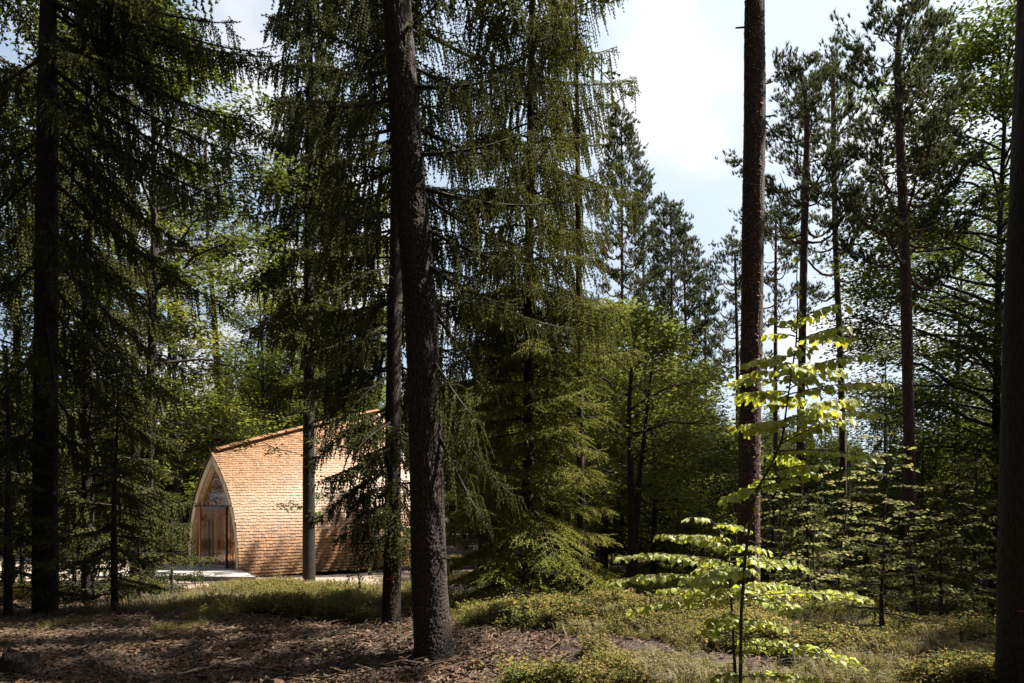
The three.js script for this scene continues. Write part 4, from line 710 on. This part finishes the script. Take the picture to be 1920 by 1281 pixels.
// ---------------------------------------------------------------- the two lit beech saplings, leaf by leaf
{
  const N = 5, leafGeo = (k) => {                                      // outline with a wavy edge, folded on its midrib
    const R = rng(k), p = [], ix = [], nr = []; const w = [0.02, 0.33, 0.48, 0.46, 0.3, 0.0];
    for (let i = 0; i <= N; i++) { const t = i / N; for (const s of [-1, 0, 1]) p.push(s * w[i] * 0.62 * (1 + 0.06 * (R() - 0.5)), (s ? 0.05 * w[i] * 2 : 0) + 0.03 * (R() - 0.5) * Math.abs(s) - (0.08 + 0.09 * k) * t * t + 0.025 * Math.sin(t * 9 + k) + 0.05 * s * Math.sin(t * 3 + k * 2), t * (1 - 0.05 * k)); }
    for (let i = 0; i < N; i++) for (let s = 0; s < 2; s++) { const a = i * 3 + s, b = a + 3; ix.push(a, b, a + 1, b, b + 1, a + 1); }
    const g = new THREE.BufferGeometry(); g.setAttribute('position', new THREE.Float32BufferAttribute(p, 3)); g.setIndex(ix); g.computeVertexNormals(); return g;
  };
  const LG = [1, 2, 3, 4].map(leafGeo);
  const mats = []; { const R = rng(61); for (let i = 0; i < 8; i++) { const k = 0.68 + 0.6 * R(), y = 0.82 + 0.38 * R(); mats.push(new THREE.MeshPhysicalMaterial({ color: new THREE.Color(0.33 * k * y, 0.36 * k, 0.03 * k), roughness: 1, transmission: 0.62, thickness: 0, clearcoat: 0.5, clearcoatRoughness: 0.32, side: THREE.DoubleSide })); } }
  const stemCol = [0.05, 0.042, 0.034];
  function sapling(label, d, stem, branches, seed, size, open = 0.6) {
    const R = rng(seed), f = stem[0], s = { x: X(f[0], d), y: ground(X(f[0], d), -d), z: -d, d }, t = thing('beech_sapling', label, 'sapling', [s.x, s.y, s.z]);
    const L = (px, py, dz = 0) => V(X(px, d) - s.x, Y(py, d) - s.y, dz);
    const sp = stem.map(([px, py, w]) => { const v = L(px, py); return [v.x, v.y, v.z, w / 2 / FOC * d]; });
    if (sp[0][1] > 0) sp.unshift([sp[0][0], -0.05, 0, sp[0][3] * 1.2]);
    const sm = new MB(512); stick(sm, sp, stemCol, 8); part('stem', sm.geo(true), M.wood, t);
    const leaves = [], up = V(0, 1, 0);
    const putLeaf = (p, az, k = 1) => { const z = V(Math.cos(az), -0.1 - 0.9 * open * R(), Math.sin(az)).normalize(), n = V((R() - 0.5) * 2 * open, 1 - 0.3 * open, (R() - 0.5) * 2 * open + 0.75 * open), x = n.clone().cross(z).normalize(), y = z.clone().cross(x), sz = size * k * (0.6 + 0.7 * R()); leaves.push({ m: new THREE.Matrix4().makeBasis(x.multiplyScalar(sz), y.multiplyScalar(sz), z.multiplyScalar(sz)).setPosition(p), s: sz }); };
    const shoot = (mb, a, b, r, depth) => {
      const len = a.distanceTo(b), n = Math.max(2, Math.round(len / (size * 0.55))), pts = [], az = Math.atan2(b.z - a.z, b.x - a.x), sag = 0.05 * len;
      for (let i = 0; i <= n; i++) { const u = i / n, zig = (i % 2 ? 1 : -1) * 0.008, p = a.clone().lerp(b, u); p.y += sag * Math.sin(Math.PI * u) ; p.x += -Math.sin(az) * zig; p.z += Math.cos(az) * zig; pts.push([p.x, p.y, p.z, r * (1 - 0.75 * u)]);
        const e = i % 2 ? 1 : -1;
        if (u > 0.15 || depth === 0) putLeaf(p, az + e * (0.75 + 0.4 * R()));
        if (depth && i > 1 && i < n - 1 && i % 2 === 0) { const bl = len * (0.34 - 0.2 * u) * (0.6 + 0.7 * R()), ba = az + e * (0.75 + 0.3 * R()); if (bl > size * 0.6) shoot(mb, p, p.clone().add(V(Math.cos(ba) * bl, bl * (0.1 * (R() - 0.5)), Math.sin(ba) * bl)), r * 0.5, depth - 1); }
      }
      putLeaf(b, az, 1.05); stick(mb, pts, stemCol, 4);
    };
    for (const [ax, ay, bx, by, dz] of branches.flatMap((b) => open > 0.8 ? [b, [b[0], b[1] + 6, lerp(b[0], b[2], 0.45 + 0.3 * R()), lerp(b[1], b[3], 0.6) + 22 * (R() - 0.5), -b[4] * 2]] : [[b[0], b[1], b[2], b[3] + 8 * (R() - 0.5), b[4]]])) { const mb = new MB(256), a = L(ax, ay), b = L(bx, by, dz); shoot(mb, a, b, 0.0065, 1); part('branch', mb.geo(true), M.wood, t); }
    for (let i = 2; i < sp.length; i++) for (let k = 0; k < 4; k++) { const u = R(), q = sp[i - 1]; putLeaf(V(lerp(q[0], sp[i][0], u), lerp(q[1], sp[i][1], u), 0), R() * 6.28, 0.8); }
    // the 300 largest as they show are leaves of their own
    leaves.sort((a, b) => b.s - a.s);
    leaves.slice(0, 300).forEach((e) => { const o = part('leaf', LG[Math.floor(R() * 4)], mats[Math.floor(R() * 8)], t); e.m.decompose(o.position, o.quaternion, o.scale); });
    const rest = leaves.slice(300); if (rest.length) part('leaves', mergeGeometries(rest.map((e) => LG[Math.floor(R() * 4)].clone().applyMatrix4(e.m))), mats[2], t, 'stuff');
    return leaves.length;
  }
  const n1 = sapling('broad beech sapling with wide level sprays of pale lit leaves in the right foreground', 6.2,
    [[1379, 1330, 7], [1379, 1281, 7], [1377, 1227, 6], [1373, 1153, 5], [1370, 1100, 4.5], [1366, 1020, 3.5], [1345, 988, 3], [1332, 975, 2]],
    [[1366, 1028, 1226, 1004, 0.25], [1366, 1028, 1455, 1033, -0.2], [1367, 1054, 1167, 1052, -0.25], [1367, 1054, 1481, 1057, 0.3], [1370, 1089, 1142, 1085, 0.15], [1370, 1110, 1476, 1100, -0.3], [1372, 1124, 1620, 1122, 0.1], [1372, 1124, 1189, 1153, -0.2],
      [1376, 1161, 1447, 1174, 0.25], [1376, 1161, 1330, 1161, 0.3], [1377, 1195, 1332, 1198, -0.3], [1377, 1209, 1593, 1240, 0.2], [1377, 1227, 1455, 1233, -0.3], [1378, 1270, 1529, 1275, 0.2], [1378, 1260, 1335, 1265, 0.2], [1332, 975, 1284, 975, 0.1], [1340, 983, 1412, 993, -0.1],
      [1368, 1070, 1330, 1062, 0.7], [1368, 1075, 1410, 1068, -0.8], [1370, 1105, 1300, 1112, 0.5], [1372, 1120, 1440, 1130, 0.6], [1366, 1010, 1300, 1015, -0.5], [1371, 1118, 1280, 1120, -0.6], [1371, 1118, 1540, 1110, -0.5], [1376, 1150, 1300, 1168, 0.4], [1377, 1180, 1500, 1190, -0.4], [1370, 1062, 1270, 1078, 0.6], [1369, 1045, 1420, 1062, 0.5]], 71, 0.079, 0.7);
  const n2 = sapling('taller slender beech sapling leaning right with yellow green glowing leaves before the bare pine', 5.6,
    [[1388, 1330, 7], [1390, 1150, 6.5], [1397, 1050, 6], [1406, 980, 5.5], [1417, 923, 5], [1445, 874, 5], [1466, 826, 4.2], [1472, 785, 3.6], [1482, 716, 3], [1493, 643, 3.2], [1496, 582, 2.6], [1494, 521, 2], [1496, 480, 1.5]],
    [[1494, 600, 1592, 570, 0.1], [1493, 635, 1620, 627, -0.15], [1492, 625, 1441, 606, 0.15], [1490, 667, 1435, 671, -0.2], [1488, 692, 1385, 692, 0.2], [1486, 700, 1638, 667, 0.1], [1482, 716, 1393, 708, -0.3], [1478, 740, 1628, 732, 0.3], [1476, 757, 1405, 740, 0.1], [1472, 785, 1677, 775, -0.1], [1470, 797, 1395, 803, 0.2], [1466, 826, 1583, 785, -0.2],
      [1458, 846, 1612, 866, 0.25], [1441, 882, 1559, 888, -0.2], [1421, 915, 1352, 943, 0.1], [1419, 919, 1502, 894, 0.2], [1480, 730, 1520, 715, 0.5], [1470, 800, 1430, 790, -0.5]], 72, 0.073, 0.9);
  console.log('leaves', n1, n2);
}

// ---------------------------------------------------------------- low cover and litter
const dummy = new THREE.Object3D();
function scatter(name, geo, mat, label, spots, category) {
  const m = new THREE.InstancedMesh(geo, mat, spots.length); m.name = numbered(name); m.castShadow = m.receiveShadow = true;
  spots.forEach((s, i) => { dummy.position.set(s[0], s[1], s[2]); dummy.rotation.set(s[5] ?? 0, s[3], s[6] ?? 0); dummy.scale.setScalar(s[4]); dummy.updateMatrix(); m.setMatrixAt(i, dummy.matrix); });
  scene.add(m); return tag(m, label, category, null, 'stuff');
}
{
  const clumpGeo = (seed, cols) => { const R = rng(seed), mb = new MB(4096); for (let i = 0; i < 16; i++) { const a = R() * 6.28, d = 0.16 * Math.sqrt(R()), x = Math.cos(a) * d, z = Math.sin(a) * d, h = 0.1 + 0.16 * R(), lx = (R() - 0.5) * 0.12, lz = (R() - 0.5) * 0.12; const c0 = cols[Math.floor(R() * cols.length)]; stick(mb, [[x, -0.05, z, 0.003], [x + lx, h, z + lz, 0.0015]], [0.1, 0.085, 0.035], 3); for (let k = 0; k < 14; k++) { const t = 0.3 + 0.7 * R(); flatLeaf(mb, R, x + lx * t + (R() - 0.5) * 0.05, h * t + (R() - 0.3) * 0.02, z + lz * t + (R() - 0.5) * 0.05, 0.027, 0.017, 1.8, c0); } } return mb.geo(); };
  const YG = [[0.24, 0.215, 0.06], [0.2, 0.2, 0.05], [0.29, 0.23, 0.08], [0.14, 0.16, 0.035], [0.22, 0.16, 0.065], [0.19, 0.21, 0.045], [0.26, 0.24, 0.06]], R = rng(500);
  const clear = (x, z) => pathD(x, z) < 0.1;
  const dens = (x, z) => fbm(x * 0.7, z * 0.7, 3, 1 << 20, 1 << 20, 55);
  const right = [], left = [], far = [], dark = [], grass = [], green = [];
  for (let i = 0; i < 70000; i++) {
    const d = 6.2 + 24 * Math.pow(R(), 1.25), px = -80 + 2080 * R(), x = X(px, d), z = -d; if (clear(x, z)) continue;
    const n = dens(x, z) + 0.2 * (fbm(x * 2.6, z * 2.6, 2, 1 << 20, 1 << 20, 56) - 0.5), A = Math.hypot(x + 1.0, z + 7.9), tall = 0.55 + 0.9 * fbm(x * 1.1 + 40, z * 1.1, 3, 1 << 20, 1 << 20, 57);
    const put = (list, thr, p, k = 1) => { if (n > thr && R() < p) list.push([x, ground(x, z) - 0.02, z, R() * 6.28, k * tall * (0.45 + 0.7 * smooth(thr, thr + 0.2, n)) * (0.7 + 0.6 * R())]); };
    if (d > 21) { if (!(x < -4 && d < 36 && Math.hypot(x + 8, z + 27) < 6)) put(far, 0.5, 0.5); }
    else if (x > -0.7 && x < 6.5) { if (A > 2.1 + 0.5 * (dens(x * 3, z * 3) - 0.5)) put(fbm(x * 0.9, z * 0.9, 3, 1 << 20, 1 << 20, 58) > 0.53 ? green : right, 0.4 - 0.04 * smooth(0, 2, x), 0.72, 1.1); }
    else if (x >= 6.5) put(dark, 0.48, 0.5);
    else if (d > 11.2 && x > -7.5) put(left, 0.52 - 0.1 * smooth(13, 16, d), 0.6);
    else if (x <= -4.5 && d > 9.5) put(dark, 0.5, 0.4);
    if (n < 0.5 && n > 0.34 && R() < 0.24 && A > 1.9 && (d > 11.5 || x > 0.3) && d < 24 && x > -8) grass.push([x, ground(x, z) - 0.02, z, R() * 6.28, 0.4 + 0.7 * R()]);
  }
  scatter('bilberry_undergrowth', clumpGeo(506, [[0.17, 0.18, 0.04], [0.21, 0.205, 0.05], [0.25, 0.225, 0.06], [0.15, 0.175, 0.035]]), M.leaf, 'greener patches of bilberry among the yellow plants in the right foreground', green, 'bilberry plants');
  console.log('bilberry', right.length, left.length, far.length, dark.length);
  scatter('bilberry_undergrowth', clumpGeo(501, YG), M.leaf, 'low yellow green bilberry plants covering the ground in the right foreground', right, 'bilberry plants');
  scatter('bilberry_undergrowth', clumpGeo(502, YG), M.leaf, 'thin yellowish bilberry plants on the sunlit clearing before the chapel', left, 'bilberry plants');
  scatter('bilberry_undergrowth', clumpGeo(503, YG), M.leaf, 'low green plants on the ground beyond the gravel path', far, 'ground plants');
  scatter('bilberry_undergrowth', clumpGeo(504, YG), M.leaf, 'sparse dark bilberry plants in the shade along both sides', dark, 'bilberry plants');
  { const Q = rng(505), mb = new MB(512); for (let i = 0; i < 22; i++) { const a = Q() * 6.28, L = 0.1 + 0.2 * Q(), b = 0.02 * Q(), o = 0.4 + 0.5 * Q(), k = 0.7 + 0.6 * Q(), c = [0.2 * k, 0.165 * k, 0.06 * k], x = Math.cos(a) * b, z = Math.sin(a) * b, v = mb.nv, w = 0.0035, sx = -Math.sin(a) * w, sz = Math.cos(a) * w; mb.v(x - sx, 0, z - sz, ...c); mb.v(x + sx, 0, z + sz, ...c); for (const e of [-0.7, 0.7]) mb.v(x + Math.cos(a) * L * o * 0.4 + sx * e, L * 0.75, z + Math.sin(a) * L * o * 0.4 + sz * e, ...c); mb.v(x + Math.cos(a) * L * o, L * (1 - 0.4 * o), z + Math.sin(a) * L * o, ...c); mb.t(v, v + 1, v + 3); mb.t(v, v + 3, v + 2); mb.t(v + 2, v + 3, v + 4); }
    scatter('dry_grass', mb.geo(), leafy({ transmission: 0.3 }), 'thin dry grass tufts between the bilberry plants', grass, 'grass'); }
  // litter: curled dead leaves, bark chips, twigs
  const litGeo = (seed) => { const Q = rng(seed), mb = new MB(1024); for (let i = 0; i < 9; i++) { const x = (Q() - 0.5) * 0.4, z = (Q() - 0.5) * 0.4, k = 0.6 + 0.9 * Q(), c = [0.1 * k, 0.065 * k, 0.04 * k]; if (i < 6) flatLeaf(mb, Q, x, 0.012 + 0.02 * Q(), z, 0.06, 0.035, 2.2, c); else { const a = Q() * 6.28, L = 0.05 + 0.1 * Q(); stick(mb, [[x, 0.012, z, 0.004], [x + Math.cos(a) * L, 0.02 + 0.03 * Q(), z + Math.sin(a) * L, 0.002]], c, 4); } } return mb.geo(); };
  const spots = []; for (let i = 0; i < 9000; i++) { const d = 5.8 + 13 * Math.pow(R(), 1.4), px = -80 + 2080 * R(), x = X(px, d), z = -d; if (clear(x, z)) continue; if (x > 0.6 && R() < 0.7) continue; spots.push([x, ground(x, z), z, R() * 6.28, 0.7 + 0.8 * R()]); }
  scatter('leaf_litter', litGeo(511), S({ vertexColors: true, side: THREE.DoubleSide }), 'dead leaves, bark chips and thin twigs scattered on the brown forest floor', spots, 'leaf litter');
  { const Q = rng(513), tg = new MB(512); for (let i = 0; i < 4; i++) { const a = Q() * 6.28, L = 0.3 + 0.5 * Q(), x = (Q() - 0.5) * 0.3, z = (Q() - 0.5) * 0.3, k = 0.6 + 0.8 * Q(), c = [0.075 * k, 0.053 * k, 0.038 * k], r = 0.004 + 0.007 * Q(), P = []; for (let j = 0; j < 5; j++) { const u = j / 4; P.push([x + Math.cos(a + u * 0.5) * L * u, 0.015 + 0.05 * Math.sin(u * 3) * Q(), z + Math.sin(a + u * 0.5) * L * u, r * (1 - 0.7 * u)]); } stick(tg, P, c, 5); const q = P[2]; stick(tg, [q, [q[0] + 0.1 * (Q() - 0.5) + 0.05, q[1] + 0.04, q[2] + 0.14 * (Q() - 0.5), r * 0.3]], c, 4); }
    const tw = []; for (let i = 0; i < 240; i++) { const d = 5.8 + 9 * R(), px = -60 + 1300 * R(), x = X(px, d), z = -d; if (clear(x, z) || (x > 0.4 && R() < 0.6)) continue; tw.push([x, ground(x, z), z, R() * 6.28, 0.6 + 0.7 * R()]); }
    scatter('fallen_twigs', tg.geo(true), S({ vertexColors: true }), 'thin fallen twigs and dead shoots lying over the brown litter', tw, 'fallen twigs'); }
  const peb = new MB(64); { const Q = rng(3), g = new THREE.IcosahedronGeometry(1, 0); const p = g.attributes.position; for (let i = 0; i < p.count; i += 3) { const v = []; for (let k = 0; k < 3; k++) v.push(peb.v(p.getX(i + k), p.getY(i + k) * 0.6, p.getZ(i + k), 0.3, 0.25, 0.21)); peb.t(...v); } }
  const st = []; for (let i = 0; i < 9000; i++) { const x = -14 + 18 * R(), z = -24 + 12 * R(); if (pathD(x, z) < -0.05) st.push([x, ground(x, z) + 0.036, z, R() * 6.28, 0.008 + 0.016 * R() * R()]); }
  scatter('gravel', peb.geo(), S({ vertexColors: true }), 'loose pale stones on the path before the chapel', st, 'gravel');
}
// fallen sticks one can pick out
{
  const R = rng(520), SK = [
    [330, 1275, 450, 1240, 0.02, 'pale forked stick on the lit litter at the lower left', [0.22, 0.16, 0.11]], [335, 1112, 355, 1125, 0.014, 'short pale stick among the bilberry plants before the porch', [0.24, 0.19, 0.14]], [205, 1180, 225, 1165, 0.012, 'thin bleached stick on the dark floor beside the left trunk', [0.2, 0.16, 0.12]],
    [705, 1160, 725, 1205, 0.012, 'thin crooked stick leaning at the foot of the slimmer spruce', [0.16, 0.12, 0.09]], [330, 1205, 362, 1200, 0.012, 'light stick lying across the shaded litter', [0.25, 0.19, 0.13]], [110, 1220, 190, 1255, 0.018, 'dark bent branch beside the broken stump', [0.09, 0.065, 0.045]],
    [760, 1215, 800, 1245, 0.014, 'curved root like stick before the largest spruce', [0.14, 0.1, 0.075]], [560, 1215, 640, 1190, 0.016, 'long twig in the shade left of the spruce feet', [0.15, 0.11, 0.08]], [870, 1250, 930, 1262, 0.014, 'brown stick right of the largest spruce foot', [0.15, 0.11, 0.08]], [480, 1255, 540, 1268, 0.013, 'stick at the bottom edge among brown litter', [0.16, 0.12, 0.085]]];
  for (const [ax, ay, bx, by, r, label, col] of SK) {
    const a = at(ax, ay), b = at(bx, by), t = thing('fallen_stick', label, 'stick', [a.x, a.y, a.z]), mb = new MB(128), n = 6, P = [];
    for (let i = 0; i <= n; i++) { const u = i / n, x = lerp(a.x, b.x, u) + (R() - 0.5) * 0.04, z = lerp(a.z, b.z, u) + (R() - 0.5) * 0.05; P.push([x - a.x, ground(x, z) - a.y + r * 1.2 + 0.02 * R(), z - a.z, r * (1 - 0.6 * u)]); }
    stick(mb, P, col, 6); part('shaft', mb.geo(true), M.wood, t);
    const k = new MB(64), q = P[3]; stick(k, [q, [q[0] + 0.12, q[1] + 0.05, q[2] - 0.06, r * 0.5], [q[0] + 0.22, q[1] + 0.04, q[2] - 0.07, r * 0.25]], col, 5); part('side_twig', k.geo(true), M.wood, t);
  }
  // broken stump at the lower left
  const s = at(40, 1262), t = thing('tree_stump', 'broken splintered stump at the lower left corner', 'stump', [s.x, s.y, s.z]);
  const g = new THREE.CylinderGeometry(0.2, 0.3, 0.42, 40, 10), p = g.attributes.position; for (let i = 0; i < p.count; i++) { const a = Math.atan2(p.getZ(i), p.getX(i)), y = p.getY(i), f = (y + 0.21) / 0.42, n = fbm(a * 3 + 9, 2, 3); p.setXYZ(i, p.getX(i) * (0.85 + 0.3 * n), y + f * (n - 0.5) * 0.42, p.getZ(i) * (0.85 + 0.3 * n)); } { const u = g.attributes.uv; for (let i = 0; i < u.count; i++) u.setXY(i, u.getX(i) * 1.5, u.getY(i) * 0.42); } g.translate(0, 0.05, 0); g.computeVertexNormals();
  t.scale.set(0.72, 0.6, 0.72); part('stump_body', g, M.barkSpruce, t);
  const sp = new MB(256); for (let i = 0; i < 14; i++) { const a = R() * 6.28, d = 0.19; stick(sp, [[Math.cos(a) * d, 0.14, Math.sin(a) * d, 0.02], [Math.cos(a) * d * 1.05, 0.26 + 0.12 * R(), Math.sin(a) * d * 1.05, 0.004]], [0.06, 0.042, 0.03], 4); } part('splinters', sp.geo(true), M.wood, t);
}

// ---------------------------------------------------------------- the wood beyond, and the wood round about
{
  const composite = (kind, seed) => {
    const R = rng(seed), mb = new MB(1 << 16), H = kind === 'broad' ? 15 : 20, path = straight(H, kind === 'broad' ? 0.16 : 0.2, [0, 0], 0.2, R); stick(mb, path.filter((p, i) => i % 1 === 0), kind === 'pine' ? [0.13, 0.07, 0.045] : BROWN, 8);
    const c = kind === 'spruce' ? spruceCrown(R, path, { y0: 2, y1: H, rad: (q) => 2.4 * (1 - q) + 0.3, n: 54, lod: { nl: 0.2, nw: 0.18, sp: 0.13 }, hang: 0.5, side: 0.8, step: 0.36 }) : kind === 'pine' ? pineCrown(R, path, { y0: 11, y1: H, rad: (q) => 2.6 * (1.1 - q * q), n: 18, needle: 0.18, tufts: 0.55 }) : broadCrown(R, path, { y0: 2, y1: H * 0.97, rad: (q) => 3.4 * (0.4 + 0.7 * Math.sin(Math.PI * clamp(0.15 + 0.8 * q))), n: 30, size: 0.2, per: 24, blob: 0.55, col: [0.08, 0.1, 0.016] });
    const I = new THREE.Matrix4(); mb.add(c.wood, I); mb.add(c.fol, I); triTotal += mb.ni / 3; return mb.geo();
  };
  // tops must stay under this line of pixels, so that the sky gap stays open
  const line = [[-200, 680], [150, 700], [300, 760], [480, 640], [700, 700], [1050, 640], [1130, 620], [1300, 660], [1360, 740], [1450, 720], [1600, 770], [1680, 820], [1760, 740], [2100, 640]];
  const lim = (px) => { for (let i = 0; i < line.length - 1; i++) if (px <= line[i + 1][0]) return lerp(line[i][1], line[i + 1][1], clamp((px - line[i][0]) / (line[i + 1][0] - line[i][0]))); return 640; };
  const R = rng(600), kinds = { spruce: [[], 20], pine: [[], 20], broad: [[], 15] };
  for (let i = 0; i < 620; i++) {
    const d = 32 + 70 * R() * R(), px = -150 + 2200 * R(), x = X(px, d); if (x > -16 && x < 2 && d < 40) continue;
    const top = Y(lim(px) + 60 * R(), d) + 1, k = R() < 0.45 ? 'spruce' : R() < 0.5 ? 'pine' : 'broad', s = clamp(top / kinds[k][1], 0.2, 1.25) * (0.85 + 0.15 * R());
    kinds[k][0].push([x, ground(x, -d) - 0.1, -d, R() * 6.28, s]);
  }
  const names = { spruce: ['far_spruces', 'dim far spruces filling the wood behind everything'], pine: ['far_pines', 'slim far pines standing deep in the wood'], broad: ['far_leafy_trees', 'hazy green leafy trees deep in the wood'] }, G = {};
  for (const k of Object.keys(kinds)) { G[k] = composite(k, 610 + k.length); scatter(names[k][0], G[k], M.needle, names[k][1], kinds[k][0], 'far trees'); }
  // trees behind and beside the camera, whose shade the photograph shows
  const ring = []; for (let i = 0; i < 620; i++) { const a = R() * Math.PI * 2, r = 5 + 35 * R(), x = Math.cos(a) * r, z = Math.sin(a) * r; if (z < 4.5 && (x > -1 || z < -14 || -x < -z * 0.76 + 5)) continue; ring.push([x, ground(x, z) - 0.1, z, R() * 6.28, 0.9 + 0.45 * R()]); }
  scatter('surrounding_spruces', G.spruce, M.needle, 'spruces of the same wood behind the place the picture is taken from', ring, 'far trees');
  const side = [[13.5, -10.5, 0.75], [15, -14.5, 0.8], [18, -19, 0.8], [20, -26, 0.7], [16, -9, 0.9]].map(([x, z, s]) => [x, ground(x, z) - 0.1, z, x, s]);
  scatter('surrounding_leafy_trees', G.broad, M.needle, 'leafy trees of the same wood past the right edge of the picture', side, 'far trees');
}
console.log('foliage triangles', Math.round(triTotal));
renderer.render(scene, camera);
